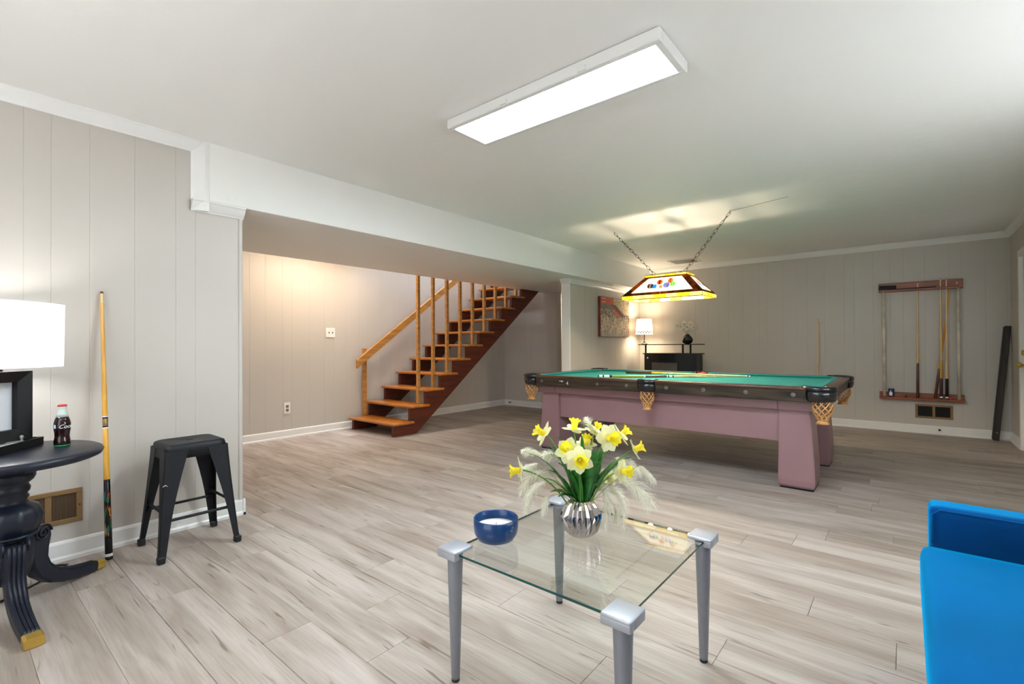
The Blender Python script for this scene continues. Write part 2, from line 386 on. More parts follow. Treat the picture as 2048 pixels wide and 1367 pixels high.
# ================================================================== SETTING
CZ = 2.36; YA = 3.36; XF = 7.70; YS = 5.71; XL = 6.71; YR = -0.93; XB = -1.45; SOF = 2.0
fl = struct('floor', B().box(XB, XF+.02, YR-.02, YS+.02, -.12, -.012), 'subfloor')
PWID, PLEN = .1845, 1.22
pm = {}
def plank(x0, x1, y0, y1):
    key = (round(x1-x0, 3), round(y1-y0, 3))
    if key not in pm:
        pm[key] = B().box(0, key[0]-.0012, 0, key[1]-.0012, -.012, 0, .0012).mesh('floor_plank', [M['plank']])
    o = bpy.data.objects.new('floor_plank', pm[key]); COL.objects.link(o); o.parent = fl; o.location = (x0, y0, 0)
row0 = 2.066
k0 = int(math.floor((-.35-row0)/PWID)); k1 = int(math.ceil((XF-row0)/PWID))
rest = B()
for k in range(k0, k1):
    xa, xb = row0+k*PWID, min(row0+(k+1)*PWID, XF)
    top = YS if xb > 1.2 else YA
    off = {0: .03, -4: 2.04, -5: 1.74, -6: 1.45, 1: .31, 2: .9, 6: .35}.get(k, random.uniform(0, PLEN))
    y = off - PLEN*math.ceil((off-YR)/PLEN)
    while y < top:
        a, c = max(y, YR), min(y+PLEN, top)
        if c-a > .04: plank(xa, xb, a, c)
        y += PLEN
xs = row0+k0*PWID
x = xs
while x > XB:
    y = YR - random.uniform(0, PLEN)
    while y < YA:
        a, c = max(y, YR), min(y+PLEN, YA)
        if c-a > .03: rest.box(max(XB, x-PWID), x-.0012, a, c-.0012, -.012, 0, .0012)
        y += PLEN
    x -= PWID
build('plank_field', rest, 'plank', fl, kind='stuff')

cl = struct('ceiling', B().box(XB-.1, XF+.1, YR-.1, 3.35, CZ, CZ+.1), 'ceil')
struct('ceiling_recess', B().box(1.1, 3.62, 4.78, YS+.1, CZ, CZ+.1), 'ceil')
struct('ceiling_passage', B().box(XL, XF+.05, 4.82, YS, CZ, CZ+.1), 'ceil')
struct('beam', B().box(1.076, XF+.05, 3.31, 4.82, SOF, CZ+.05, .004), 'ceil')
# stairwell above the opening
sw = B(); sw.box(3.55, 3.62, 4.75, YS, CZ+.05, 4.7); sw.box(3.55, XF, 4.75, 4.82, CZ+.05, 4.7)
struct('wall_stairwell', sw, 'wall'); struct('ceiling_stairwell', B().box(3.5, XF+.1, 4.7, YS+.1, 4.7, 4.8), 'ceil')

def panel_wall(name, axis, const, sgn, a0, a1, z0, z1, thick, edges=None, seed=1, step=None):
    """panelled wall: backing plus boards with chamfered grooves. axis = running axis, sgn = side the face looks to"""
    rnd = random.Random(seed)
    b = B(); c0, c1 = const-sgn*.006, const-sgn*thick
    if axis == 'x': b.box(a0, a1, c0, c1, z0, z1)
    else: b.box(c0, c1, a0, a1, z0, z1)
    wob = struct(name, b, 'wall')
    if edges is None:
        edges = [a0]; pat = [.20, .13, .17, .20, .11, .22]
        i = rnd.randrange(6)
        while edges[-1] < a1-.27: edges.append(edges[-1]+pat[i % 6]); i += 1
        edges.append(a1)
    cache = {}
    for e0, e1 in zip(edges[:-1], edges[1:]):
        zt = z1 if not step or (e0+e1)/2 < step[0] else step[1]
        key = (round(e1-e0, 3), zt)
        if key not in cache:
            g = .0007; t = .006; w_ = key[0]; ch = .0016
            pts = [(0, t*.72), (g, t*.85), (g+ch, t), (w_-g-ch, t), (w_-g, t*.85), (w_, t*.72)]
            pts = [(0, 0)]+pts+[(w_, 0)]
            q = B()
            if axis == 'x': q.prism([(p[0], sgn*(p[1]-.006)) for p in pts], 'z', z0, zt)
            else: q.prism([(sgn*(p[1]-.006), p[0]) for p in pts], 'z', z0, zt)
            cache[key] = q.mesh('wall_panel', [M['wall']])
        o = bpy.data.objects.new('wall_panel', cache[key]); COL.objects.link(o); o.parent = wob
        o.location = (e0, const, 0) if axis == 'x' else (const, e0, 0)
    return wob
ge = [-1.45, -1.25, -1.05, -.9, -.7, -.5, -.32, -.12, .08, .277, .376, .526, .719, .916, 1.018, 1.28]
panel_wall('wall_left', 'x', YA, -1, XB, 1.28, 0, CZ, .12, ge, step=(1.02, SOF))
struct('trim_wall_end', B().box(1.262, 1.286, YA-.008, YA+.13, 0, SOF, .004), 'wall')
panel_wall('wall_nook', 'y', 1.16, 1, YA+.12, YS, 0, CZ, .1, seed=3)
panel_wall('wall_stair', 'x', YS, -1, 1.1, XF, 0, 4.7, .12, seed=4)
panel_wall('wall_landing', 'y', XL, -1, 4.55, YS, 0, SOF+.0, .12, seed=5)
struct('wall_landing_upper', B().box(XL, XL+.12, 4.82, YS, SOF, 4.7), 'wall')
struct('trim_landing_end', B().box(XL-.004, XL+.124, 4.535, 4.56, 0, SOF, .008), 'wall')
panel_wall('wall_corner', 'x', 3.5, -1, 5.48, XF, 0, SOF, .12, [5.48, 5.68, 5.88, 6.05, 6.25, 6.45, 6.62, 6.8, 7.0, 7.2, 7.4, 7.55, 7.70], seed=6)
struct('trim_wall_corner_end', B().box(5.474, 5.492, 3.494, 3.63, 0, SOF, .003), 'white')
panel_wall('wall_far', 'y', XF, -1, YR-.1, YS, 0, CZ, .12, seed=8)
# right wall with a door opening
rw = B(); DX0, DX1, DZ = 6.18, 7.06, 1.985
rw.box(XB, 1.65, YR, YR-.12, 0, CZ); rw.box(3.55, DX0, YR, YR-.12, 0, CZ); rw.box(1.65, 3.55, YR, YR-.12, 0, .97); rw.box(1.65, 3.55, YR, YR-.12, 1.93, CZ); rw.box(DX1, XF+.1, YR, YR-.12, 0, CZ); rw.box(DX0, DX1, YR, YR-.12, DZ, CZ)
struct('wall_right', rw, 'wall')
wn = struct('window_1', B().box(1.65, 1.71, YR-.09, YR-.03, .97, 1.93, .004).box(3.49, 3.55, YR-.09, YR-.03, .97, 1.93, .004).box(1.71, 3.49, YR-.09, YR-.03, 1.87, 1.93, .004).box(1.71, 3.49, YR-.09, YR-.03, .97, 1.03, .004).box(2.57, 2.63, YR-.08, YR-.04, 1.03, 1.87, .004), 'white')  # unseen window, placed where its daylight brightens the left side
build('window_sill', B().box(1.58, 3.62, YR-.02, YR+.05, .945, .97, .004), 'white', wn)
for q in ((1.71, 2.57), (2.63, 3.49)): build('pane', B().box(*q, YR-.064, YR-.058, 1.03, 1.87), 'glass', wn)
# rear wall; its unseen sliding glass door is added to let in daylight
rr = B(); rr.box(XB, XB-.12, YR-.1, .2, 0, CZ); rr.box(XB, XB-.12, 2.2, YA+.1, 0, CZ); rr.box(XB, XB-.12, .2, 2.2, 2.0, CZ)
struct('wall_rear', rr, 'wall')
gd = struct('door_added', B().box(XB-.09, XB-.03, .2, .27, 0, 2.0, .004).box(XB-.09, XB-.03, 2.13, 2.2, 0, 2.0, .004).box(XB-.09, XB-.03, .27, 2.13, 1.93, 2.0, .004).box(XB-.09, XB-.03, .27, 2.13, 0, .08, .004).box(XB-.08, XB-.04, 1.16, 1.24, .08, 1.93, .004), 'white')
build('pane', B().box(XB-.064, XB-.058, .27, 1.16, .08, 1.93), 'glass', gd)
build('pane', B().box(XB-.064, XB-.058, 1.24, 2.13, .08, 1.93), 'glass', gd)
struct('ground', B().box(-9, XB-.13, -6, 8, -.3, -.13), mat('patio_concrete', (170, 166, 158), .9))

CROWN = [(0, -.068), (.008, -.068), (.012, -.060), (.020, -.052), (.030, -.040), (.038, -.026), (.044, -.014), (.052, -.008), (.052, 0), (0, 0)]
BASE = [(0, 0), (.020, 0), (.020, .016), (.013, .026), (.013, .088), (.009, .098), (0, .102)]
def mould(name, axis, const, sgn, a0, a1, ztop, prof):
    b = B(); pts = [(const+sgn*p[0], ztop+p[1]) for p in prof]
    b.prism(pts, 'x' if axis == 'x' else 'y', a0, a1)
    return struct(name, b, 'white')
mould('trim_1', 'x', YA, -1, XB, 1.042, CZ, CROWN)
mould('trim_2', 'x', YA, -1, .99, 1.29, SOF, CROWN)
vb = B(); pts = [(1.076-.0 - d*1.0, YA-h) for d, h in ((.086, 0), (.086, .008), (.07, .018), (.05, .034), (.03, .046), (.02, .05), (0, .05), (0, 0))]
vb.prism(pts, 'z', SOF-.065, CZ); struct('trim_3', vb, 'white')
mould('trim_4', 'y', XF, -1, YR, 3.31, CZ, CROWN)
mould('trim_5', 'x', YR, 1, XB, XF, CZ, CROWN)
mould('trim_6', 'x', 3.5, -1, 5.44, XF, SOF, CROWN)
mould('trim_7', 'y', 5.48, -1, 3.46, 3.63, SOF, CROWN)
mould('trim_8', 'y', XF, -1, 3.62, 4.9, SOF, CROWN)
mould('trim_9', 'y', XF, -1, 3.31, 3.5, SOF, CROWN)
mould('baseboard_left', 'x', YA, -1, XB, 1.30, 0, BASE)
mould('baseboard_left_end', 'y', 1.284, 1, YA-.02, YA+.13, 0, BASE)
mould('baseboard_stair', 'x', YS, -1, 1.16, XL, 0, BASE)
mould('baseboard_landing', 'y', XL, -1, 4.53, YS, 0, BASE)
mould('baseboard_corner', 'x', 3.5, -1, 5.46, XF, 0, BASE)
mould('baseboard_far', 'y', XF, -1, YR, 3.5, 0, BASE)
mould('baseboard_right', 'x', YR, 1, 7.12, XF, 0, BASE)
mould('baseboard_right_rear', 'x', YR, 1, XB, 6.11, 0, BASE)
# front door in the right wall
dr = struct('door_1', B().box(DX0+.005, DX1-.005, YR-.06, YR-.02, .012, DZ-.005, .003), 'white')
cs = B(); cs.box(DX1-.005, DX1+.06, YR-.02, YR+.018, 0, DZ+.06, .005); cs.box(DX0-.06, DX0+.005, YR-.02, YR+.018, 0, DZ+.06, .005); cs.box(DX0-.06, DX1+.06, YR-.02, YR+.02, DZ-.005, DZ+.062, .005)
build('door_casing', cs, 'white', dr)
ov = B(); ring = []; n = 28
for i in range(n): a = 2*PI*i/n; ring.append((6.66+.21*math.cos(a), YR-.014, 1.42+.42*math.sin(a)))
ov.tube(ring+[ring[0]], .014, 6, caps=False); build('lite_frame', ov, 'white', dr)
pn = B(); pn.add([(6.66, YR-.017, 1.42)]+[(6.66+.2*math.cos(2*PI*i/n), YR-.017, 1.42+.41*math.sin(2*PI*i/n)) for i in range(n)], [(0, i+1, (i+1) % n+1) for i in range(n)])
build('lite_pane', pn, glow('frosted_daylit_pane', (226, 238, 255), 1.3), dr)
Ry = Matrix.Rotation(-PI/2, 4, 'X')
def turned(prof, c, n=16):
    b = B().lathe(prof, n); m = Matrix.Translation(c) @ Ry; b.v = [tuple(m @ Vector(p)) for p in b.v]; return b
build('door_knob', turned([(.032, 0), (.032, .006), (.012, .012), (.012, .03), (.024, .036), (.029, .05), (.024, .064), (.01, .07), (.001, .071)], (6.99, YR-.02, .875)), 'brass', dr)
build('deadbolt', turned([(.03, 0), (.03, .012), (.026, .03), (.022, .034), (.001, .036)], (6.985, YR-.02, 1.0)), 'brass', dr)

# ================================================================== CEILING LIGHTS
def light_panel(name, label, x0, x1, y0, y1, m, zb=2.31):
    t = thing(name, label, 'ceiling light', ((x0+x1)/2, (y0+y1)/2, CZ), group=None)
    b = B(); f = .03
    for q in ((x0-f, x0+.004, y0-f, y1+f), (x1-.004, x1+f, y0-f, y1+f), (x0, x1, y0-f, y0+.004), (x0, x1, y1-.004, y1+f)): b.box(*q, zb-.004, CZ-.002, .004)
    b.box(x0, x1, y0, y1, CZ-.01, CZ-.002)
    build('frame', b, 'white', t, world=True)
    build('diffuser', B().box(x0, x1, y0, y1, zb, zb+.006), m, t, world=True)
    for q in (.33, .72): build('clip', B().box(x0-f-.008, x0-f+.006, y1+(y0-y1)*q-.02, y1+(y0-y1)*q+.02, zb-.002, zb+.02, .002), 'white', t, world=True)
    return t
light_panel('ceiling_light', 'long white rectangular panel light glowing on the ceiling', 1.843, 2.096, .763, 1.928, 'panel')
light_panel('ceiling_light', 'added panel light on the ceiling behind the viewer, unseen', -.9, -.64, .9, 2.1, 'added_panel')
light_panel('ceiling_light', 'narrow strip light hidden above the foot of the stairs', 2.35, 3.45, 4.98, 5.14, glow('stair_diffuser', (255, 232, 206), STAIR_PANEL), 2.31)
t = thing('passage_fill_light', 'small round dome light added unseen in the passage behind the corner wall', 'ceiling light', (7.25, 5.25, CZ))
build('base_plate', B().lathe([(.10, -.02), (.10, 0)], 24), 'white', t)
build('dome', B().lathe([(.001, -.08), (.05, -.075), (.08, -.05), (.09, -.02)], 24), 'dome', t)
lamp('passage_fill', 'POINT', (7.25, 5.25, SOF-.16), 12.0, (1.0, .84, .68), radius=.06)  # fill added to brighten the dark passage

# ceiling register near the far wall
t = thing('ceiling_register', 'small white louvred air register on the ceiling by the far wall', 'vent', (7.19, 2.55, CZ))
b = B()
for q in ((-.17, .17, -.20, -.17), (-.17, .17, .17, .20), (-.17, -.14, -.17, .17), (.14, .17, -.17, .17)): b.box(*q, -.012, 0, .003)
build('frame', b, 'white', t); build('backing', B().box(-.14, .14, -.17, .17, -.003, -.001), 'dark', t)
for i in range(7):
    x = -.12+.04*i; build('slat', B().obox((x, 0, -.008), ((.8, 0, -.6), (0, 1, 0), (.6, 0, .8)), (.014, .17, .001)), mat('register_grey', (150, 142, 130), .5) if i == 0 else bpy.data.materials['register_grey'], t)

# ================================================================== STAIRCASE
st = thing('staircase', 'open-riser wooden staircase with honey treads rising along the pale wall', 'staircase', (3.5, 5.18, 0))
RISE, RUN = .1902, .2487
NT = 13
def tread_x(n): return 3.472+RUN*(n-1)
def tread_z(n): return .163+RISE*(n-1)
for n in range(1, NT+1):
    build('tread', B().box(tread_x(n), tread_x(n)+.318, 4.69, 5.655, tread_z(n)-.032, tread_z(n), .011, 2), 'tread', st, world=True)
def stringer(y0, y1):
    pts = [(3.50, 0)]
    for n in range(1, NT+1):
        x = tread_x(n)+.03; z = tread_z(n)-.033
        pts += [(x, z), (x+RUN, z)]
    xe = pts[-1][0]; ze = pts[-1][1]
    pts += [(xe, ze-.05), (3.845, 0)]
    b = B(); n = len(pts); vs = [(p[0], y0, p[1]) for p in pts]+[(p[0], y1, p[1]) for p in pts]; fs = []
    # triangulate the sawtooth: quads per step
    low = lambda x: max(0.0, (x-3.845)*RISE/RUN)
    for k in range(1, NT+1):
        x0 = tread_x(k)+.03; x1 = x0+RUN; z = tread_z(k)-.033
        pr = [(x0, low(x0)), (x1, low(x1)), (x1, z), (x0, z)]
        if low(x0) == 0 and low(x1) > 0: pr = [(x0, 0), (3.845, 0), (x1, low(x1)), (x1, z), (x0, z)]
        b.prism(pr, 'y', y0, y1)
    return b
build('stringer', stringer(4.73, 4.775), 'stringer', st, world=True)
build('stringer', stringer(5.585, 5.63), 'stringer', st, world=True)
for n in range(2, 12):
    x = 3.968+.2508*(n-2); zt = SOF+.30 if True else SOF
    build('baluster', B().box(x-.021, x+.021, 4.822, 4.862, tread_z(n), zt, .003), 'oak', st, world=True)
def hr(y0, y1):
    b = B(); pts = [(3.55, .80), (3.55, .915), (6.35, .915+2.8*.716), (6.35, .80+2.8*.716)]
    return b.prism(pts, 'y', y0, y1, .004)
build('handrail', hr(5.575, 5.615), 'oak', st, world=True)
build('handrail_post', B().box(3.672, 3.722, 5.616, 5.655, tread_z(1), 1.065, .003), 'oak', st, world=True)

# ================================================================== POOL TABLE
PX0, PX1, PY0, PY1 = 3.985, 5.555, .39, 3.13; BED, RT = .765, .785
pt = thing('pool_table', 'large old pool table with mauve base and green cloth', 'pool table', (4.77, 1.76, 0))
def leg(xa, xb, ya, yb, name='leg'):
    # pylon flared towards the foot; xa/ya = outer faces, xb/yb inner faces
    b = B(); sx = 1 if xb > xa else -1; sy = 1 if yb > ya else -1
    def ring(z, ex, ey): return [(xa+sx*ex, ya+sy*ey, z), (xb-sx*ex*.2, ya+sy*ey, z), (xb-sx*ex*.2, yb-sy*ey*.25, z), (xa+sx*ex, yb-sy*ey*.25, z)]
    rings = [ring(.012, .016, .016), ring(.03, .004, .004), ring(.07, 0, 0), ring(.2, .002, .004), ring(.60, .012, .03)]
    vs = [p for r_ in rings for p in r_]; fs = [(0, 1, 2, 3), (16, 17, 18, 19)]
    for k in range(4):
        for i in range(4): j = (i+1) % 4; fs.append((k*4+i, k*4+j, k*4+4+j, k*4+4+i))
    bm = bmesh.new(); vv = [bm.verts.new(p) for p in vs]
    for f in fs: bm.faces.new([vv[i] for i in f])
    bmesh.ops.recalc_face_normals(bm, faces=bm.faces[:])
    bmesh.ops.bevel(bm, geom=[e for e in bm.edges if abs(e.verts[0].co.z-e.verts[1].co.z) > .02], offset=.006, segments=2, affect='EDGES')
    b.addbm(bm)
    o = build(name, b, 'mauve', pt, world=True)
    build('shim', B().box(min(xa, xb)+.012, max(xa, xb)-.012, min(ya, yb)+.012, max(ya, yb)-.012, .0005, .013), 'black', o, world=True, label='dark shim under the foot')
leg(4.13, 4.42, .513, .757); leg(4.13, 4.42, 3.02, 2.776)
leg(5.365, 5.075, .513, .757); leg(5.365, 5.075, 3.02, 2.776)
for a, c in (((4.16, 4.20, .75, 2.78)), ((5.295, 5.335, .75, 2.78))),:
    for q in (a, c): build('side_beam', B().box(*q, .35, .605, .003), 'mauve', pt, world=True)
for q in ((4.40, 5.10, .56, .6), (4.40, 5.10, 2.93, 2.97)): build('end_beam', B().box(*q, .42, .605, .003), 'mauve', pt, world=True)
build('cross_beam', B().box(4.2, 5.3, 1.9, 2.0, .36, .56, .003), 'mauve', pt, world=True)
for q in ((4.10, 4.15, .50, .75), (4.10, 4.15, .752, 2.80), (4.10, 4.15, 2.802, 3.035), (5.35, 5.40, .50, 3.035), (4.15, 5.35, .50, .55), (4.15, 5.35, 2.985, 3.035)):
    build('frame_strip', B().box(*q, .600, .672, .004), 'mauve', pt, world=True)
build('slate', B().box(4.06, 5.48, .47, 3.05, .672, BED-.006), 'black', pt, world=True)
build('bed_cloth', B().box(4.06, 5.48, .465, 3.055, BED-.006, BED), 'cloth', pt, world=True)
# rails: apron, top cap and cushion, broken at the pockets
MID = (PY0+PY1)/2
def rail_x(xo, sgn, ya, yb):
    # long rail on the side xo; sgn points inwards
    build('apron', B().prism([(xo+sgn*.022, .676), (xo+sgn*.07, .676), (xo+sgn*.07, RT-.02), (xo+sgn*.006, RT-.02)], 'y', ya, yb, .003), 'apron', pt, world=True)
    build('rail_top', B().box(min(xo, xo+sgn*.078), max(xo, xo+sgn*.078), ya, yb, RT-.024, RT+.002, .008, 2), 'railwood', pt, world=True)
    build('cushion', B().prism([(xo+sgn*.078, RT-.022), (xo+sgn*.078, RT+.001), (xo+sgn*.12, RT+.003), (xo+sgn*.132, RT-.002), (xo+sgn*.118, RT-.022)], 'y', ya+.01, yb-.01), 'cloth', pt, world=True)
def rail_y(yo, sgn, xa, xb):
    build('apron', B().prism([(yo+sgn*.022, .676), (yo+sgn*.07, .676), (yo+sgn*.07, RT-.02), (yo+sgn*.006, RT-.02)], 'x', xa, xb, .003), 'apron', pt, world=True)
    build('rail_top', B().box(xa, xb, min(yo, yo+sgn*.078), max(yo, yo+sgn*.078), RT-.024, RT+.002, .008, 2), 'railwood', pt, world=True)
    build('cushion', B().prism([(yo+sgn*.078, RT-.022), (yo+sgn*.078, RT+.001), (yo+sgn*.12, RT+.003), (yo+sgn*.132, RT-.002), (yo+sgn*.118, RT-.022)], 'x', xa+.01, xb-.01), 'cloth', pt, world=True)
CR = .125; MR = .075
for xo, sg in ((PX0, 1), (PX1, -1)):
    rail_x(xo, sg, PY0+CR, MID-MR); rail_x(xo, sg, MID+MR, PY1-CR)
rail_y(PY0, 1, PX0+CR, PX1-CR); rail_y(PY1, -1, PX0+CR, PX1-CR)
# pockets
def pocket(cx, cy, dx, dy, middle=False):
    """leather pocket with its centre at cx, cy; (dx, dy) points outwards"""
    d = Vector((dx, dy, 0)).normalized(); s_ = Vector((-d.y, d.x, 0)); c = Vector((cx, cy, 0))
    b = B(); arc = []; span = 100 if middle else 118
    R0 = .080 if middle else .098
    for i in range(17):
        a = math.radians(-span+2*span*i/16); arc.append((a, c+d*R0*math.cos(a)+s_*R0*math.sin(a)))
    # top collar
    vs = []; fs = []
    prof = [(-.028, RT-.016), (-.022, RT+.004), (-.006, RT+.012), (.010, RT+.008), (.018, RT-.008), (.012, RT-.024), (-.01, RT-.026)]
    for a, p in arc:
        rd = (p-c).normalized()
        for o, z in prof: vs.append(p+rd*o+Vector((0, 0, z)))
    k = len(prof)
    for i in range(16):
        for j in range(k): l = (j+1) % k; fs.append((i*k+j, i*k+l, (i+1)*k+l, (i+1)*k+j))
    fs.append(tuple(range(k))); fs.append(tuple(range(16*k, 17*k)))
    b.add(vs, fs, True)
    o = build('pocket_iron', b, 'iron', pt, world=True, label='black leather pocket collar')
    # shield below the collar
    b = B(); vs = []; fs = []
    prof = [(.010, RT-.022), (.013, RT-.05), (.006, RT-.085), (-.004, RT-.10), (-.010, RT-.10), (-.004, RT-.05), (-.006, RT-.022)]
    for a, p in arc[2:15]:
        rd = (p-c).normalized()
        for q, z in prof: vs.append(p+rd*q+Vector((0, 0, z)))
    m_ = 13
    for i in range(m_-1):
        for j in range(k): l = (j+1) % k; fs.append((i*k+j, i*k+l, (i+1)*k+l, (i+1)*k+j))
    fs.append(tuple(range(k))); fs.append(tuple(range((m_-1)*k, m_*k)))
    b.add(vs, fs, True); build('shield', b, 'iron', o, world=True)
    # net
    nc = c+d*(.018 if middle else .03); b = B(); ns = 9; zt, zb = RT-.092, RT-.232
    def rad(t): return (.056+.007*math.sin(PI*min(1, t*1.2)) - .022*max(0, t-.5)/.5)*(1.0 if not middle else .92)
    for sg in (1, -1):
        for i in range(ns):
            path = []
            for q in range(13):
                t_ = q/12; a = 2*PI*i/ns+sg*t_*2.0; r_ = rad(t_)
                path.append((nc.x+r_*math.cos(a), nc.y+r_*math.sin(a), zt+(zb-zt)*t_))
            b.tube(path, .0052, 5, flat=.6)
    build('net', b, 'tan', pt, world=True, label='woven tan leather net bag')
    b = B(); b.lathe([(rad(1)+.004, 0), (rad(1)-.004, -.008), (rad(1)-.002, -.016), (rad(1)+.008, -.032), (.004, -.030)], 14, (nc.x, nc.y, zb+.004), rad=lambda k, i: 1.0+.12*(i % 2))
    build('tassel', b, 'tan', pt, world=True)
    b = B(); lr = R0-.030; b.lathe([(lr, 0), (lr, .088), (lr-.004, .088), (lr-.004, 0)], 20, (c.x, c.y, RT-.09), caps=False); build('pocket_liner', b, 'tanred', pt, world=True)
ci = .085
for sx, x in ((-1, PX0+ci), (1, PX1-ci)):
    for sy, y in ((-1, PY0+ci), (1, PY1-ci)): pocket(x, y, sx, sy)
    pocket(x+sx*.038, MID, sx, 0, True)
# rosette bolts on the near apron
Rx = Matrix.Rotation(-PI/2, 4, 'Y')
def disc_x(prof, c, n=14):
    b = B().lathe(prof, n); m = Matrix.Translation(c) @ Rx; b.v = [tuple(m @ Vector(p)) for p in b.v]; return b
for y in (.63, .95, 1.27, 1.58, 1.95, 2.25, 2.9):
    build('bolt', disc_x([(.017, 0), (.017, .004), (.013, .006), (.011, .004), (.007, .007), (.001, .008)], (PX0+.014, y, .728)), mat('tarnished_bolt', (110, 104, 96), .45, metal=.5, var=.3, scale=80) if y == .63 else bpy.data.materials['tarnished_bolt'], pt, world=True)
nb = text_mesh('4', .05)
m4 = Matrix.Translation((PX0+.0105, 2.585, .703)) @ Matrix(((0, 0, -1, 0), (-1, 0, 0, 0), (0, 1, 0, 0), (0, 0, 0, 1)))
nb.v = [tuple(m4 @ Vector(p)) for p in nb.v]; build('numeral', nb, 'chalk', pt, world=True, label='chalked number 4')
build('chalk_smudge', B().box(PX0+.0085, PX0+.0125, 2.63, 2.68, .735, .741).box(PX0+.0085, PX0+.0125, 2.645, 2.655, .728, .745), 'chalk', pt, world=True)

# ================================================================== CUES
def cue(label, p0, p1, segs, rb=.0145, rt=.0062, group='pool cues'):
    """segs: (part name, material, t0, t1[, radius scale])"""
    p0, p1 = Vector(p0), Vector(p1); ax = (p1-p0).normalized(); L = (p1-p0).length
    t = thing('pool_cue', label, 'pool cue', p0, group=group)
    q = Vector((0, 0, 1)).rotation_difference(ax).to_matrix().to_4x4(); q.translation = p0
    for s in segs:
        nm, m, a, c = s[:4]; k = s[4] if len(s) > 4 else 1.0
        def R(u): return (rb+(rt-rb)*u)*k
        prof = [(R(a)*.98, a*L), (R(a), a*L+.001), (R(c), c*L-.001), (R(c)*.98, c*L)]
        if nm == 'bumper': prof = [(R(a)*.7, 0), (R(a), .006), (R(c), c*L)]
        if nm == 'tip': prof = [(R(a), a*L), (R(c), c*L-.003), (R(c)*.6, c*L)]
        b = B().lathe(prof, 16); b.v = [tuple(q @ Vector(v)) for v in b.v]
        o = build(nm, b, m, t, world=True)
    return t
def plain(butt, b2=None):
    s = [('bumper', 'rubber', 0, .01), ('butt', butt, .01, .30)]
    if b2: s = [('bumper', 'rubber', 0, .008), ('butt_ring', 'ivory', .008, .02), ('wrap', b2, .02, .17), ('butt', butt, .17, .32)]
    return s+[('shaft', 'maple', s[-1][3], .985), ('ferrule', 'ivory', .985, .994), ('tip', 'bluetip', .994, 1)]
RZ = .030
cue('amber pool cue with colourful inlaid black butt leaning by the stool', (.575, 3.185, .001), (.572, 3.345, 1.40),
    [('bumper', 'rubber', 0, .012), ('butt_ring', 'ivory', .012, .022), ('butt_sleeve', 'black', .022, .075), ('dot', 'ivory', .075, .083, .5), ('butt_sleeve', 'black', .075, .085), ('inlay', 'inlay', .085, .29), ('forearm', 'amber', .29, .478), ('joint_ring', 'ivory', .478, .482, 1.03), ('joint_ring', 'black', .482, .487, 1.03), ('joint', 'goldlabel', .487, .515, 1.02), ('joint_ring', 'black', .515, .52, 1.03), ('joint_ring', 'ivory', .52, .524, 1.03), ('shaft', 'amber', .524, .955), ('ferrule', 'maple', .955, .992), ('tip', 'walnut', .992, 1)], .0165, .0072)
cz = BED+.0155
cue('pool cue with olive butt and white rings lying on the green cloth', (4.27, 2.395, cz), (5.235, 1.195, cz-.006),
    [('bumper', 'rubber', 0, .008), ('butt_ring', 'ivory', .008, .03), ('butt_ring', 'black', .03, .04), ('wrap', 'ivory', .04, .075), ('butt_ring', 'black', .075, .09), ('butt', 'olive', .09, .30), ('butt_ring', 'ivory', .30, .31), ('forearm', 'walnut', .31, .45), ('joint_ring', 'ivory', .45, .458, 1.05), ('joint_ring', 'black', .458, .466, 1.05), ('joint', 'ivory', .466, .487, 1.03), ('joint_ring', 'black', .487, .495, 1.05), ('shaft', 'maple', .495, .985), ('ferrule', 'ivory', .985, .995), ('tip', 'bluetip', .995, 1)], .0145, .0065)
cue('pool cue with dark brown butt lying across the green cloth', (5.10, 2.49, cz+.001), (4.64, 1.08, cz+.032), [('bumper', 'rubber', 0, .01), ('butt', 'walnut', .01, .26)]+plain('walnut')[2:3][:0]+[('forearm', 'amber', .26, .36), ('shaft', 'maple', .36, .985), ('ferrule', 'ivory', .985, .995), ('tip', 'bluetip', .995, 1)], .0155, .0065)
cue('plain pale pool cue leaning alone on the far wall behind the pool table', (7.50, .907, .001), (7.672, .899, 1.43), plain('maple'), .0145, .0065)

# ================================================================== CUE RACK
rk = thing('cue_rack', 'mahogany wall rack with two upright rods on the far wall', 'cue rack', (7.66, -.147, .41))
build('top_board', B().box(7.655, 7.699, -.54, .247, 1.745, 1.858, .004), 'rackwood', rk, world=True)
build('top_ledge', B().box(7.615, 7.658, -.50, .20, 1.745, 1.772, .004), 'rackwood', rk, world=True)
build('bottom_board', B().box(7.60, 7.699, -.545, .245, .405, .435, .004), 'rackwood', rk, world=True)
build('bottom_board', B().box(7.675, 7.699, -.545, .245, .43, .49, .004), 'rackwood', rk, world=True)
for y in (.195, -.495):
    o = build('rod', B().lathe([(.016, .43), (.016, 1.75)], 14, (7.64, y, 0)), 'rod', rk, world=True)
    build('rod_cap', B().sphere((7.64, y, 1.752), .0165, 12, 6), 'brass', o, world=True)
for y in (-.485, .19): build('screw', disc_x([(.011, 0), (.008, .004), (.001, .005)], (7.652, y, 1.81)), 'ivory', rk, world=True)
zr = .4365
cue('pool cue with dark butt standing alone in middle of the wall rack', (7.635, -.125, zr), (7.645, -.134, 1.84), plain('walnut'), .0155, .0062)
cue('pool cue with maroon wrapped butt standing in the wall rack', (7.632, -.338, zr), (7.64, -.342, 1.872), plain('amber', 'maroon'), .0155, .0062)
cue('pool cue with glossy black butt and ivory rings in the wall rack', (7.625, -.388, zr), (7.632, -.393, 1.868), plain('maple', 'black'), .0160, .0062)
cue('pool cue tilted sideways behind the others in the wall rack', (7.652, -.285, zr), (7.672, -.425, 1.72), [('butt', 'walnut', 0, .28), ('shaft', 'amber', .28, 1)], .0145, .0068)
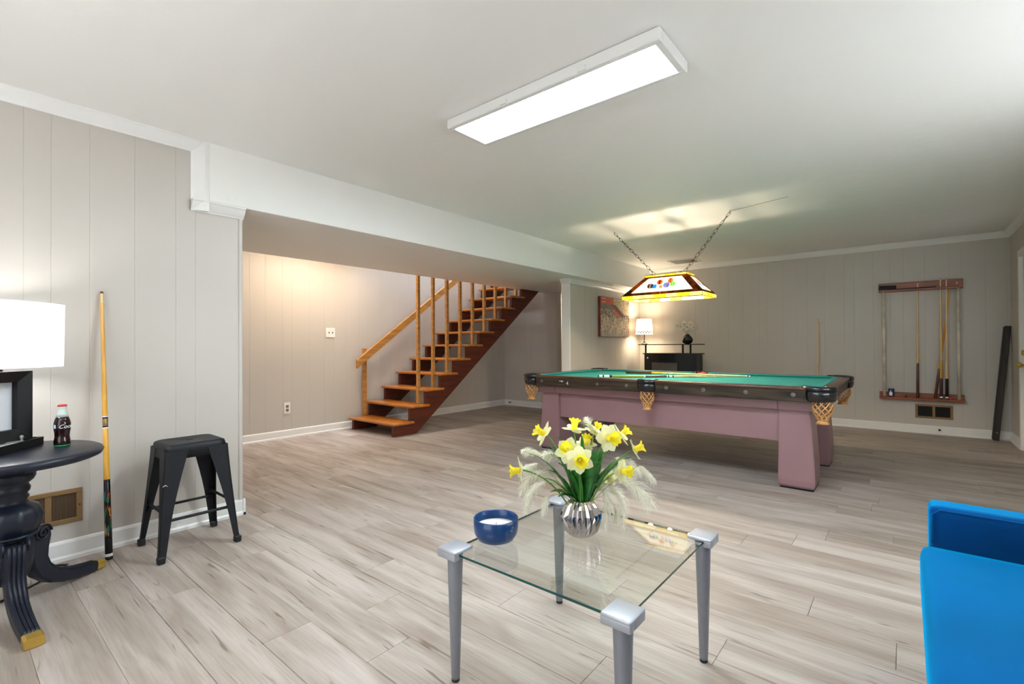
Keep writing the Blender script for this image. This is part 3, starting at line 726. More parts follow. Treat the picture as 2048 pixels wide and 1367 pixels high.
b = B(); b.tube([(7.633, .15, 1.758+.0165), (7.633, -.30, 1.758+.02)], .006, 8)
tb = thing('table_brush', 'black bristled table brush lying on top of the wall rack', 'brush', (7.633, .1, 1.773))
build('handle', b, 'black', tb, world=True)
b = B(); b.obox((7.634, .155, 1.800), ((1, 0, 0), (0, 1, .03), (0, -.03, 1)), (.018, .085, .026), .005, 2); build('head', b, 'black', tb, world=True)
rb_ = random.Random(3); b = B()
for i in range(160):
    p = Vector((7.633+rb_.uniform(-.018, .018), .17+rb_.uniform(-.09, .07), 1.795)); d = Vector((rb_.uniform(-.4, -.1), rb_.uniform(-.35, .35), rb_.uniform(-.9, .5))).normalized()*.03
    b.add([p+Vector((0, .0015, 0)), p-Vector((0, .0015, 0)), p+d], [(0, 1, 2)])
build('bristles', b, 'black', tb, world=True, kind='stuff')
t = thing('tin_can', 'small dark blue tin standing at the left end of the wall rack', 'tin', (7.64, .128, zr))
build('body', B().lathe([(.03, 0), (.0305, .002), (.0305, .096), (.029, .1)], 20), 'can', t)
build('rim', B().lathe([(.0315, .097), (.0315, .101), (.028, .101)], 20), 'silver', t)
build('printed_patch', B().box(-.0312, -.029, -.012, .02, .012, .055, .001).box(-.0312, -.029, 0, .012, .05, .072, .001), 'ivory', t)
for i, (y, m, lb) in enumerate(((-.42, 'redcap', 'red cube of cue chalk beside the black butted cue in the rack'), (-.015, 'maroon', 'small maroon cube of chalk on the rack ledge left of the lone cue'))):
    solo('chalk_cube', B().box(7.62, 7.645, y-.0125, y+.0125, zr-.0012, zr+.025, .002), m, (7.632, y, zr), lb, 'chalk', 'chalk cubes on the rack')
# long dark plank in the far corner
pk = B(); p0, p1 = Vector((7.60, -.790, .004)), Vector((7.672, -.902, 1.29)); ax = (p1-p0).normalized(); sd = Vector((0, 1, 0)); sd = (sd-ax*sd.dot(ax)).normalized(); nn = ax.cross(sd)
pl_ = thing('table_rail', 'long dark wooden table rail leaning in the corner beside the door', 'plank', p0)
c = (p0+p1)/2; L = (p1-p0).length/2
build('board', B().obox(c, (sd, nn, ax), (.026, .022, L), .004), 'darkplank', pl_, world=True)
build('lip', B().obox(c-nn*.0+sd*.028, (sd, nn, ax), (.006, .028, L-.01), .003), 'darkplank', pl_, world=True)
build('bolt', B().sphere(tuple(p0+ax*.09-Vector((.026, 0, 0))), .008, 8, 6), 'silver', pl_, world=True)

# ================================================================== REGISTERS, SWITCHES
def register(label, origin, u, nrm, w_, h_, z0, cols, nsl):
    """wall register: u = running direction, nrm = outwards"""
    u, nrm = Vector(u), Vector(nrm); zv = Vector((0, 0, 1)); o3 = Vector(origin)
    t = thing('wall_register', label, 'vent', tuple(o3+u*w_/2+zv*z0))
    def bx(a0, a1, d0, d1, c0, c1, bev=0):
        c = o3+u*(a0+a1)/2+nrm*(d0+d1)/2+zv*(z0+(c0+c1)/2); return (c, (u, nrm, zv), ((a1-a0)/2, (d1-d0)/2, (c1-c0)/2), bev)
    b = B(); fr = .024; md = .012
    b.obox(*bx(0, w_, .001, .008, 0, fr, .002)); b.obox(*bx(0, w_, .001, .008, h_-fr, h_, .002))
    b.obox(*bx(0, fr, .001, .008, fr, h_-fr)); b.obox(*bx(w_-fr, w_, .001, .008, fr, h_-fr)); b.obox(*bx(w_/2-md, w_/2+md, .001, .008, fr, h_-fr))
    build('frame', b, 'vent', t, world=True)
    build('backing', B().obox(*bx(fr, w_-fr, .0006, .0016, fr, h_-fr)), 'dark', t, world=True)
    for a0, a1 in ((fr, w_/2-md), (w_/2+md, w_-fr)):
        for i in range(nsl):
            x = a0+(a1-a0)*(i+.5)/nsl
            build('slat', B().obox(*bx(x-.0009, x+.0009, .0016, .0030, fr, h_-fr)), 'vent' if cols else 'dark', t, world=True)
    for x in (fr/2, w_-fr/2):
        build('screw', B().sphere(tuple(o3+u*x+nrm*.008+zv*(z0+h_/2)), .004, 8, 4), 'slot', t, world=True)
register('bronze wall register with vertical slats low behind the navy table', (.235, YA, 0), (1, 0, 0), (0, -1, 0), .262, .176, .187, True, 18)
register('dull bronze wall register under the cue rack on the far wall', (XF, -.10, 0), (0, -1, 0), (-1, 0, 0), .345, .17, .186, False, 14)
def plate(label, x, z, w_, h_, kind):
    t = thing('wall_switch' if kind == 's' else 'wall_outlet', label, 'switch' if kind == 's' else 'outlet', (x, YS, z))
    build('plate', B().box(-w_/2, w_/2, -.008, 0, -h_/2, h_/2, .003), 'ivory', t)
    if kind == 's':
        for dx in (-.024, .024): build('toggle', B().box(dx-.004, dx+.004, -.018, -.007, -.010, .012, .002), 'slot', t)
    else:
        for dz in (-.022, .022): build('socket', B().box(-.016, .016, -.011, -.007, dz-.015, dz+.015, .005), mat('socket_grey', (120, 112, 104), .5) if dz < 0 else bpy.data.materials['socket_grey'], t)
plate('white double toggle switch plate on the wall left of the stairs', 3.243, 1.27, .125, .122, 's')
plate('white duplex outlet low on the wall left of the stairs', 2.682, .357, .075, .135, 'o')
def doorstop(label, c, d):
    c, d = Vector(c), Vector(d); b = B().tube([c, c+d*.05], .006, 8); t = thing('door_stop', label, 'door stop', tuple(c), group='door stops')
    build('rod', b, 'black', t, world=True); build('bumper', B().sphere(tuple(c+d*.055), .012, 10, 6), 'rubber', t, world=True)
doorstop('small black door stop on the baseboard behind the staircase', (XL-.013, 5.545, .062), (-1, 0, 0))
doorstop('small black door stop on the baseboard under the cue rack', (XF-.013, -.32, .062), (-1, 0, 0))

# ================================================================== STAINED GLASS POOL LAMP
TL = thing('pool_table_lamp', 'stained glass pool table lamp with yellow panes hanging by chains', 'pendant lamp', (4.785, 1.865, 1.56))
X0, X1, Y0, Y1 = 4.57, 5.0, 1.455, 2.275; zA, zB, zC, zD = 1.563, 1.602, 1.79, 1.812
U0, U1, V0, V1 = 4.675, 4.895, 1.635, 2.065
def quad(p, m, nm='pane', th=.003, shrink=.0015):
    P = [Vector(q) for q in p]; c = sum(P, Vector())/len(P); n_ = (P[1]-P[0]).cross(P[-1]-P[0]).normalized()
    P = [q+(c-q).normalized()*shrink for q in P]; k = len(P)
    b = B().add([q+n_*th/2 for q in P]+[q-n_*th/2 for q in P], [tuple(range(k)), tuple(range(k, 2*k))[::-1]]+[(i, i+k, (i+1) % k+k, (i+1) % k) for i in range(k)])
    return build(nm, b, m, TL, world=True)
came = B()
def seam(p, q, r=.0022): came.tube([p, q], r, 5)
def band(corners, z0, z1, counts, mats_):
    j = 0
    for i in range(4):
        a, c = Vector((*corners[i], 0)), Vector((*corners[(i+1) % 4], 0)); n = counts[i]
        for k in range(n):
            p, q = a.lerp(c, k/n), a.lerp(c, (k+1)/n)
            quad([(p.x, p.y, z0), (q.x, q.y, z0), (q.x, q.y, z1), (p.x, p.y, z1)], mats_[j % len(mats_)]); j += 1
            seam((p.x, p.y, z0), (p.x, p.y, z1), .0016)
        for z in (z0, z1): seam((a.x, a.y, z), (c.x, c.y, z))
cb = [(X0, Y1), (X0, Y0), (X1, Y0), (X1, Y1)]; ct = [(U0, V1), (U0, V0), (U1, V0), (U1, V1)]
band(cb, zA, zB, (7, 3, 7, 3), ['g_yellow', 'g_pale', 'g_pale', 'g_yellow', 'g_pale'])
band(ct, zC, zD, (4, 2, 4, 2), ['g_yellow', 'g_pale'])
for i in range(4):
    A, Bq, Cq, Dq = (Vector((*cb[i], zB)), Vector((*cb[(i+1) % 4], zB)), Vector((*ct[(i+1) % 4], zC)), Vector((*ct[i], zC)))
    def at(u, v): return A.lerp(Bq, u).lerp(Dq.lerp(Cq, u), v)
    lng = i in (0, 2); mu = .085 if lng else .16; mv0, mv1 = .13, .93
    iA, iB, iC, iD = at(mu, mv0), at(1-mu, mv0), at(1-mu*1.5, mv1), at(mu*1.5, mv1)
    quad([A, at(.5, 0), at(.5, mv0), iA], 'g_brown'); quad([at(.5, 0), Bq, iB, at(.5, mv0)], 'g_brown')
    quad([A, iA, at(mu*1.25, .53), at(0, .53)], 'g_brown'); quad([at(0, .53), at(mu*1.25, .53), iD, Dq], 'g_brown')
    quad([iB, Bq, at(1, .53), at(1-mu*1.25, .53)], 'g_brown'); quad([at(1-mu*1.25, .53), at(1, .53), Cq, iC], 'g_brown')
    quad([iD, iC, Cq, Dq], 'g_brown')
    m0, m1 = (iA+iB)/2, (iC+iD)/2
    quad([iA, m0, m1, iD], 'g_cream'); quad([m0, iB, iC, m1], 'g_cream')
    for p, q in ((iA, iB), (iB, iC), (iC, iD), (iD, iA), (A, Dq), (m0, m1)): seam(p, q, .0016)
    nrm = (Bq-A).cross(Dq-A).normalized()
    if nrm.z < 0: nrm = -nrm
    eu = (Bq-A).normalized(); ev = nrm.cross(eu)
    if ev.z < 0: ev = -ev
    def motif(u, v, r, m, stripe=None, sq=False):
        r *= 1.2
        c = at(u, v)+nrm*.003; b = B()
        if sq: pts = [c+eu*sx*r+ev*sy*r for sx, sy in ((-1, -1), (1, -1), (1, 1), (-1, 1))]
        else: pts = [c+eu*r*math.cos(2*PI*k/18)+ev*r*math.sin(2*PI*k/18) for k in range(18)]
        n = len(pts); b.add([p+nrm*.0012 for p in pts]+[p-nrm*.0012 for p in pts], [tuple(range(n)), tuple(range(n, 2*n))[::-1]]+[(k, k+n, (k+1) % n+n, (k+1) % n) for k in range(n)])
        o = build('ball_motif', b, m, TL, world=True)
        if stripe:
            cc = c+nrm*.0016; q = [cc+eu*sx*r*.28+ev*sy*r*.94 for sx, sy in ((-1, -1), (1, -1), (1, 1), (-1, 1))]
            build('stripe', B().add([p+nrm*.0006 for p in q]+[p-nrm*.0003 for p in q], [(0, 1, 2, 3), (7, 6, 5, 4)]+[(k, k+4, (k+1) % 4+4, (k+1) % 4) for k in range(4)]), stripe, o, world=True)
    if lng:
        motif(.30, .48, .026, 'g_cocoa', 'g_cream'); motif(.375, .44, .019, 'g_blue', sq=True); motif(.435, .66, .024, 'g_orange', 'g_rust')
        motif(.565, .47, .027, 'g_violet', 'g_cream'); motif(.63, .70, .024, 'g_sand', 'g_orange'); motif(.665, .5, .022, 'g_green', 'g_cream'); motif(.48, .40, .014, 'g_sand', sq=True)
    else:
        motif(.36, .45, .024, 'g_violet', 'g_cream'); motif(.5, .6, .022, 'g_rust', 'g_cream'); motif(.64, .45, .022, 'g_blue', 'g_cream')
build('lead_came', came, 'lead', TL, world=True)
def chain(pa, pb, n):
    pa, pb = Vector(pa), Vector(pb); ax = (pb-pa).normalized(); s1 = ax.cross(Vector((0, 0, 1))).normalized(); s2 = ax.cross(s1); L = (pb-pa).length/n; b = B()
    for i in range(n):
        c = pa+ax*L*(i+.5); sd_ = s1 if i % 2 else s2; ring = []
        for k in range(12): a = 2*PI*k/12; ring.append(c+ax*L*.66*math.cos(a)+sd_*L*.26*math.sin(a))
        b.tube(ring+[ring[0]], .0019, 5, caps=False)
    return b
H1, H2 = (4.818, 2.482, CZ-.02), (4.754, 1.254, CZ-.02); E1, E2 = (4.785, 2.0, 1.825), (4.785, 1.70, 1.825)
for a, c in ((H1, E1), (H2, E2)):
    build('chain', chain(c, a, 15), 'lead', TL, world=True)
    hk = B().tube([(a[0], a[1], CZ-.0005), (a[0], a[1], CZ-.012), (a[0], a[1]+.008, CZ-.022), (a[0], a[1], CZ-.03), (a[0], a[1]-.008, CZ-.022)], .0025, 6); build('hook', hk, 'lead', TL, world=True)
cd = B().tube([(4.79, 1.70, 1.80), (4.772, 1.55, 1.965), (4.76, 1.40, 2.15), (4.752, 1.252, CZ-.012), (4.70, 1.0, CZ-.004), (4.63, .75, CZ-.004)], .0016, 6); build('cord', cd, 'vent', TL, world=True)
build('cross_bar', B().box(4.68, 4.89, 1.99, 2.01, zD-.004, zD+.008).box(4.68, 4.89, 1.69, 1.71, zD-.004, zD+.008), 'lead', TL, world=True)
for y in (1.66, 1.865, 2.07):
    build('bulb', B().sphere((4.785, y, 1.70), .028, 12, 8), glow('warm_bulb', (255, 226, 180), 2) if y == 1.66 else bpy.data.materials['warm_bulb'], TL, world=True)
    lamp('pool_lamp_bulb', 'POINT', (4.785, y, 1.665), BULB_W/3, (1.0, .84, .62), radius=.03)

# ================================================================== BAR CORNER
bar = thing('bar_cabinet', 'small black curved bar cabinet with raised shelf in far corner', 'bar', (7.42, 2.85, 0))
def arcpts(bulge, y0, y1, xf, n=14):
    return [(xf-bulge*math.sin(PI*i/n), y0+(y1-y0)*i/n) for i in range(n+1)]
fr = arcpts(.10, 2.43, 3.27, 7.36); body = fr+[(7.62, 3.27), (7.62, 2.43)]
build('body', B().prism(body, 'z', .001, .945), 'black', bar, world=True)
tp = arcpts(.11, 2.40, 3.29, 7.345)+[(7.63, 3.29), (7.63, 2.40)]; build('counter', B().prism(tp, 'z', .945, .962), 'black', bar, world=True)
sh = arcpts(.09, 2.33, 3.36, 7.32)+[(7.42, 3.36), (7.42, 2.33)]; build('shelf', B().prism(sh, 'z', 1.092, 1.106), 'black', bar, world=True)
for x, y in ((7.37, 3.25), (7.33, 2.63), (7.35, 2.52)): build('shelf_post', B().lathe([(.0135, .962), (.0135, 1.092)], 12, (x, y, 0)), 'black', bar, world=True)
b = B(); ap = arcpts(.10, 2.43, 3.27, 7.36, 28)
ins = [p for p in ap if 2.68 < p[1] < 3.13]
vs = [(x-.004, y, .30) for x, y in ins]+[(x-.004, y, .815) for x, y in ins]; n = len(ins)
b.add(vs, [(i, i+1, n+i+1, n+i) for i in range(n-1)], True); build('mesh_inset', b, 'mesh', bar, world=True, label='perforated metal inset')
build('knob', B().sphere((7.30, 3.19, .885), .013, 10, 8), 'ivory', bar, world=True)
lp = thing('table_lamp', 'small lit lamp with dotted white shade on the black bar', 'lamp', (7.36, 3.27, 1.106))
build('base', B().lathe([(.05, 0), (.05, .006), (.02, .014), (.012, .03), (.016, .045), (.006, .055)], 18), 'black', lp)
build('stem', B().lathe([(.006, .05), (.006, .30)], 10), 'black', lp)
lo = build('lamp_shade', B().lathe([(.138, .162), (.116, .408)], 28, caps=False), 'shade_bar', lp)
db = B()
for k, z in ((0, .185), (1, .205)):
    for i in range(20):
        a = 2*PI*(i+.5*k)/20; r_ = .138-.022*(z-.162)/.246+.004; c = Vector((r_*math.cos(a), r_*math.sin(a), z)); e1 = Vector((-math.sin(a), math.cos(a), 0))
        db.add([c+e1*0.011*math.cos(q*PI/4)+Vector((0, 0, 0.011*math.sin(q*PI/4))) for q in range(8)], [tuple(range(8))])
build('dots', db, 'slot', lo, kind='stuff')
lamp('bar_lamp_bulb', 'POINT', (7.36, 3.27, 1.40), LAMP_BAR, (1.0, .84, .62), radius=.10)
vs_ = thing('round_vase', 'round glossy black vase on the bar shelf', 'vase', (7.33, 2.56, 1.106))
build('body', B().lathe([(.03, 0), (.06, .012), (.08, .045), (.082, .07), (.07, .10), (.045, .125), (.032, .14), (.036, .148), (.028, .146), (.026, .12)], 24, caps=False).lathe([(.001, 0), (.03, 0)], 24), mat('gloss_black', (10, 10, 14), .08), vs_)
def flowerlike(parent, c, d, n, ln, wd, m, cup=.2, name='petal', ruffle=0):
    c, d = Vector(c), Vector(d).normalized(); s1 = d.orthogonal().normalized(); s2 = d.cross(s1)
    for k in range(n):
        a = 2*PI*k/n+.2; o = s1*math.cos(a)+s2*math.sin(a); tn = d.cross(o); vs = []; fs = []
        for i in range(6):
            t_ = i/5; w_ = wd*(math.sin(PI*min(1, t_*.86+.10)))**.7*(1 if t_ < .99 else .25)
            ce = c+o*ln*t_+d*(cup*ln*t_*t_-.18*ln*t_*ruffle*(k % 2))
            for j in (-1, 0, 1): vs.append(ce+tn*w_*j+d*(.10*wd*abs(j)))
        for i in range(5):
            for j in range(2): fs.append((i*3+j, i*3+j+1, i*3+j+4, i*3+j+3))
        b = B().add(vs, fs, True); build(name, b, m, parent, world=True)
ro = random.Random(5)
OL = ['leftmost white orchid bloom in the black vase on the bar', 'second white orchid bloom from the left in the black vase', 'highest white orchid bloom in the black vase', 'low white orchid bloom just above the black vase mouth', 'upper white orchid bloom right of the vase middle', 'rightmost white orchid bloom in the black vase']
for i, (dy, dz, dx) in enumerate(((.14, .28, 0), (.085, .265, -.02), (.03, .30, -.01), (-.02, .255, -.03), (-.06, .29, .0), (-.115, .25, -.02))):
    h = Vector((7.33+dx, 2.56+dy, 1.106+dz)); t = thing('orchid', OL[i], 'flower', (7.33, 2.56, 1.23), group='white orchids in the black vase')
    build('stem', B().tube([(7.33, 2.56, 1.235), (7.33+dx*.4, 2.56+dy*.4, 1.106+dz*.75), h], .002, 5), 'stem', t, world=True)
    d = Vector((-.8, ro.uniform(-.5, .5), .1)); flowerlike(t, h+d.normalized()*.006, d, 5, .062, .030, 'orchid')
    build('centre', B().sphere(tuple(h+d.normalized()*.016), .009, 8, 6), 'olive', t, world=True)

# canvas
cv = thing('canvas_painting', 'square abstract canvas of a crowded street with a red awning on corner wall', 'painting', (6.715, 3.494, 1.22))
build('canvas', B().box(6.24, 7.19, 3.452, 3.493, 1.222, 1.82, .003), mat('canvas_side', (110, 40, 32), .8, var=.6, scale=5), cv, world=True)
def paint(u, v, rnd):
    # u along x (left to right), v upwards
    n = rnd.uniform(-14, 14)
    if v > .80 and u < .42: c = (176, 74, 50)
    elif v > .80: c = (176, 160, 128) if rnd.random() < .7 else (120, 108, 84)
    elif abs((u-.42)+(v-.80)*1.25) < .09 and v > .5: c = (92, 40, 30)
    elif v > .52 and u > .42 and (u-.42) < (.80-v)*1.35: c = (182, 96, 60)
    elif v > .55 and u > .5: c = (186, 170, 138) if rnd.random() < .75 else (140, 128, 104)
    elif v > .68: c = (112, 100, 88)
    elif v > .45: c = rnd.choice([(120, 76, 60), (150, 134, 110), (96, 84, 74), (196, 186, 166)])
    elif v > .12: c = rnd.choice([(214, 200, 176), (176, 152, 124), (128, 106, 90), (196, 176, 150), (150, 126, 108)])
    else: c = rnd.choice([(170, 154, 144), (140, 122, 118), (188, 170, 156)])
    return [max(0, min(255, q+n)) for q in c]
pr = random.Random(11); nx, nz = 44, 40; pv = []; pf = []; pc = []
for j in range(nz):
    for i in range(nx):
        u0, u1, v0, v1 = i/nx, (i+1)/nx, j/nz, (j+1)/nz; o = len(pv)
        for u, v in ((u0, v0), (u1, v0), (u1, v1), (u0, v1)): pv.append((6.243+.944*u, 3.4505, 1.225+.592*v))
        pf.append((o, o+1, o+2, o+3)); c = lin(paint(u0, v0, pr)); pc += [c]*4
pme = bpy.data.meshes.new('painted_face'); pme.from_pydata(pv, [], pf)
ca = pme.color_attributes.new('paint', 'FLOAT_COLOR', 'CORNER')
for i, c in enumerate(pc): ca.data[i].color = c
pmm, pnt, pb_ = newmat('oil_paint'); at_ = N(pnt, 'ShaderNodeVertexColor', layer_name='paint'); pnt.links.new(at_.outputs[0], pb_.inputs['Base Color']); pb_.inputs['Roughness'].default_value = .55
pme.materials.append(pmm); po = bpy.data.objects.new('painted_face', pme); link(po, cv); po.location = -Vector((6.715, 3.494, 1.22))
sb = B(); sr = random.Random(2)
for i in range(60):
    x = sr.uniform(6.30, 7.14); z = sr.uniform(1.25, 1.50); a = sr.uniform(-.5, .5); l = sr.uniform(.02, .06)
    e = Vector((math.sin(a), 0, math.cos(a))); s_ = Vector((e.z, 0, -e.x)); c = Vector((x, 3.449-.0004*i/60, z)); w_ = sr.uniform(.004, .010)
    sb.add([c-e*l-s_*w_*.3, c-e*l+s_*w_*.3, c+e*l+s_*w_, c+e*l-s_*w_], [(0, 1, 2, 3)])
for k, (z, ws) in enumerate(((1.785, (.05, .03)), (1.735, (.02, .05)))):
    x = 6.29
    for w_ in ws: sb.add([(x, 3.449, z), (x+w_, 3.449, z), (x+w_, 3.449, z+.014), (x, 3.449, z+.014)], [(0, 1, 2, 3)]); x += w_+.025
build('brush_strokes', sb, mat('cream_paint', (226, 214, 190), .6, var=.2, scale=30), cv, world=True, kind='stuff')

# ================================================================== STOOL
so = thing('bar_stool', 'black metal bar stool with splayed legs beside the left wall', 'stool', (.908, 3.09, 0))
SH = .582; TX, TY, BX, BY = .146, .134, .193, .193
b = B(); bm = bmesh.new()
def rr_ring(hx, hy, r, z, n=5):
    out = []
    for cx, cy, a0 in ((hx-r, hy-r, 0), (-hx+r, hy-r, 90), (-hx+r, -hy+r, 180), (hx-r, -hy+r, 270)):
        for i in range(n+1): a = math.radians(a0+90*i/n); out.append((cx+r*math.cos(a), cy+r*math.sin(a), z))
    return out
rings = [rr_ring(.017, .011, .004, SH-.012), rr_ring(.017, .011, .004, SH-.0025), rr_ring(.019, .013, .005, SH-.002), rr_ring(.112, .100, .03, SH-.002), rr_ring(.120, .108, .034, SH), rr_ring(.132, .120, .038, SH-.0005), rr_ring(TX-.004, TY-.004, .04, SH-.006), rr_ring(TX, TY, .042, SH-.02), rr_ring(TX+.005, TY+.005, .042, SH-.075), rr_ring(TX+.001, TY+.001, .042, SH-.075), rr_ring(TX-.004, TY-.004, .042, SH-.02), rr_ring(.10, .09, .03, SH-.012), rr_ring(.017, .011, .004, SH-.012)]
k = len(rings[0]); vs = [p for r_ in rings for p in r_]; fs = []
for i in range(len(rings)-1):
    for j in range(k): l = (j+1) % k; fs.append((i*k+j, i*k+l, (i+1)*k+l, (i+1)*k+j))
b.add(vs, fs, True); build('seat', b, 'stool', so)
for sx in (-1, 1):
    for sy in (-1, 1):
        b = B(); T = 9; vs = []; fs = []; K = 6
        for i in range(T+1):
            t_ = i/T; z = (SH-.03)*(1-t_); ox = TX+.004+(BX-TX-.004)*(t_**1.15); oy = TY+.004+(BY-TY-.004)*(t_**1.15)
            w_ = .105*(1-t_)+.030*t_-.014*math.sin(PI*t_); th = .004; rc = .014
            # L section with rounded corner, outer then inner
            sec = [(ox-w_, oy), (ox-rc, oy), (ox-rc*.3, oy-rc*.3), (ox, oy-rc), (ox, oy-w_), (ox-th, oy-w_), (ox-th, oy-rc), (ox-rc*.5, oy-rc*.5), (ox-rc, oy-th), (ox-w_, oy-th)]
            vs += [(sx*p, sy*q, max(.012, z)) for p, q in sec]
        n = 10
        for i in range(T):
            for j in range(n): l = (j+1) % n; fs.append((i*n+j, i*n+l, (i+1)*n+l, (i+1)*n+j))
        fs.append(tuple(range(n))); fs.append(tuple(range(T*n, T*n+n)))
        b.add(vs, fs); o = build('leg', b, 'stool', so)
        build('rubber_foot', B().box(sx*(BX-.031), sx*(BX+.003), sy*(BY-.031), sy*(BY+.003), .0005, .036, .005), 'rubber', o)
def at_z(z): t_ = 1-z/(SH-.03); return TX+.004+(BX-TX-.004)*t_**1.15, TY+.004+(BY-TY-.004)*t_**1.15
hx, hy = at_z(.20); hx2, hy2 = at_z(.235)
for sy in (-1, 1): build('crossbar', B().tube([(-hx+.015, sy*(hy-.016), .20), (-hx+.05, sy*(hy-.018), .20), (hx-.05, sy*(hy-.018), .20), (hx-.015, sy*(hy-.016), .20)], [.011, .0075, .0075, .011], 10), 'stool', so)
for sx in (-1, 1): build('crossbar', B().tube([(sx*(hx2-.016), -hy2+.015, .235), (sx*(hx2-.018), -hy2+.05, .235), (sx*(hx2-.018), hy2-.05, .235), (sx*(hx2-.016), hy2-.015, .235)], [.011, .0075, .0075, .011], 10), 'stool', so)
for s_ in (-1, 1): build('seat_brace', B().tube([(-.125, -.115*s_, SH-.05), (0, 0, SH-.062), (.125, .115*s_, SH-.05)], .0055, 8), 'stool', so)
build('scratch', B().tube([(-.168, -.1685, .384), (-.158, -.1688, .391), (-.148, -.1685, .383)], .0016, 5), 'ivory', so, label='small white scratch')

# ================================================================== NAVY SIDE TABLE
TC = Vector((.195, 2.87, 0)); TT = .66
nt_ = thing('side_table', 'navy pedestal side table with brass toes by the left wall', 'side table', tuple(TC))
def wavy(k, i): return 1.0
build('tabletop', B().lathe([(.001, TT-.042), (.16, TT-.042), (.275, TT-.040), (.294, TT-.032), (.302, TT-.018), (.296, TT-.006), (.285, TT), (.001, TT)], 64), 'navy', nt_)
build('apron', B().lathe([(.10, TT-.078), (.115, TT-.066), (.13, TT-.06), (.14, TT-.042)], 32), 'navy', nt_)
prof = [(.05, .13), (.07, .17), (.078, .22), (.080, .29), (.062, .30), (.058, .315), (.088, .335), (.10, .37), (.102, .40), (.088, .435), (.062, .452), (.055, .465), (.062, .475), (.055, .49), (.064, .50), (.066, .515), (.058, .53), (.075, .545), (.082, .56), (.082, .585)]
build('pedestal', B().lathe(prof, 48, rad=lambda k, i: 1.0+(.05*abs(math.sin(6*PI*i/24)) if 6 <= k <= 9 else 0)), 'navy', nt_)
build('collar_ring', B().lathe([(.09, .318), (.098, .323), (.09, .33)], 32), 'navy', nt_)
for ang in (35.5, -84.6, 155.6):
    a = math.radians(ang); d = Vector((math.cos(a), math.sin(a), 0)); s_ = Vector((-d.y, d.x, 0))
    pth = [(.098, .30), (.105, .27), (.098, .22), (.100, .17), (.122, .12), (.165, .078), (.22, .052), (.28, .037), (.335, .028), (.375, .024)]
    path = [d*r_+Vector((0, 0, z)) for r_, z in pth]
    hh = lambda t_: .042-.022*t_
    b = B().sweep(path, lambda t_: .034-.008*t_, hh, s_)
    # reeds along the outer face
    for o in (-.022, -.0073, .0073, .022):
        rp = []
        for i, p in enumerate(path):
            tg = (path[min(i+1, 9)]-path[max(i-1, 0)]).normalized(); nr = s_.cross(tg).normalized()
            if nr.dot(d+Vector((0, 0, .6))) < 0: nr = -nr
            rp.append(p+nr*hh(i/9)+s_*o*(1-.25*i/9))
        b.tube(rp, .0062, 6)
    lg = build('leg', b, 'navy', nt_)
    for sg in (-1, 1):
        sp = []; c = d*.105+Vector((0, 0, .293))+s_*sg*.034
        for q in range(34): th = q/33*4.2*PI; rr_ = .036*(1-q/40); sp.append(c+d*rr_*math.cos(th)+Vector((0, 0, rr_*math.sin(th)))+s_*sg*.003)
        build('scroll', B().tube(sp, .005, 6), 'navy', lg)
    p2 = [d*r_+Vector((0, 0, z)) for r_, z in ((.37, .0255), (.392, .0235), (.41, .0215))]
    build('brass_toe', B().sweep(p2, lambda t_: .0285, lambda t_: .0235-.004*t_, s_), 'brass', lg, label='brass toe cap')
# lamp on it
ll = thing('drum_lamp', 'table lamp with large glowing white drum shade on the navy table', 'lamp', (.178, 3.04, TT))
build('base', B().lathe([(.042, 0), (.042, .012), (.02, .022), (.012, .04), (.010, .36), (.014, .37), (.010, .385)], 24), 'black', ll)
build('lamp_shade', B().lathe([(.204, .352), (.208, .636)], 48, caps=False), 'shade_near', ll)
build('shade_ring', B().lathe([(.205, .350), (.2065, .354)], 48, caps=False).lathe([(.209, .633), (.2095, .638)], 48, caps=False), 'white', ll)
build('bulb', B().sphere((0, 0, .48), .03, 12, 8), glow('near_bulb', (255, 244, 230), 8), ll)
lamp('near_lamp_bulb', 'POINT', (.178, 3.04, TT+.48), LAMP_L, (.97, .98, 1.0), radius=.05)
# picture frame on a tray
U = Vector((.607, .795, 0)); NV = Vector((.795, -.607, 0)); ZV = Vector((0, 0, 1))
tr = thing('desk_tray', 'low black tray box with silver knob on the navy table', 'tray', (.20, 2.88, TT))
e = Vector((.316, 3.023, TT)); L_ = .34; D_ = .075
cc = e-U*L_/2-NV*D_/2
build('box', B().obox(cc+ZV*.014, (U, NV, ZV), (L_/2, D_/2, .0135), .002), 'black', tr, world=True)
build('rim', B().obox(cc+ZV*.031+NV*(D_/2-.004), (U, NV, ZV), (L_/2, .004, .004), .001).obox(cc+ZV*.031+U*(L_/2-.004), (U, NV, ZV), (.004, D_/2, .004), .001), 'black', tr, world=True)
build('lining', B().obox(cc+ZV*.0285, (U, NV, ZV), (L_/2-.008, D_/2-.008, .001)), 'mirror', tr, world=True)
build('knob', B().lathe([(.008, 0), (.004, .008), (.004, .012), (.008, .018), (.006, .026), (.001, .028)], 14, tuple(e-U*.085-NV*.03+ZV*.030)), 'silver', tr, world=True)
solo('card_case', B().obox(e-U*.034-NV*.04+ZV*.0335, (U, NV, ZV), (.026, .014, .0035), .001), 'black', tuple(e-U*.034-NV*.04+ZV*.030), 'tiny flat black case lying in the tray beside the frame', 'case')
pf_ = thing('picture_frame', 'deep black picture frame with sloping sides standing on the navy table', 'picture frame', (.15, 2.9, TT+.03))
FW, FH = .32, .30; Uf = Vector((.82, .572, 0)); Nf = Vector((.572, -.82, 0)); cr_ = e-U*.035-NV*.035+ZV*.036  # lower right corner of the outer frame
def fp(u, v, o): return cr_-Uf*u+ZV*v+Nf*o
bw = .047
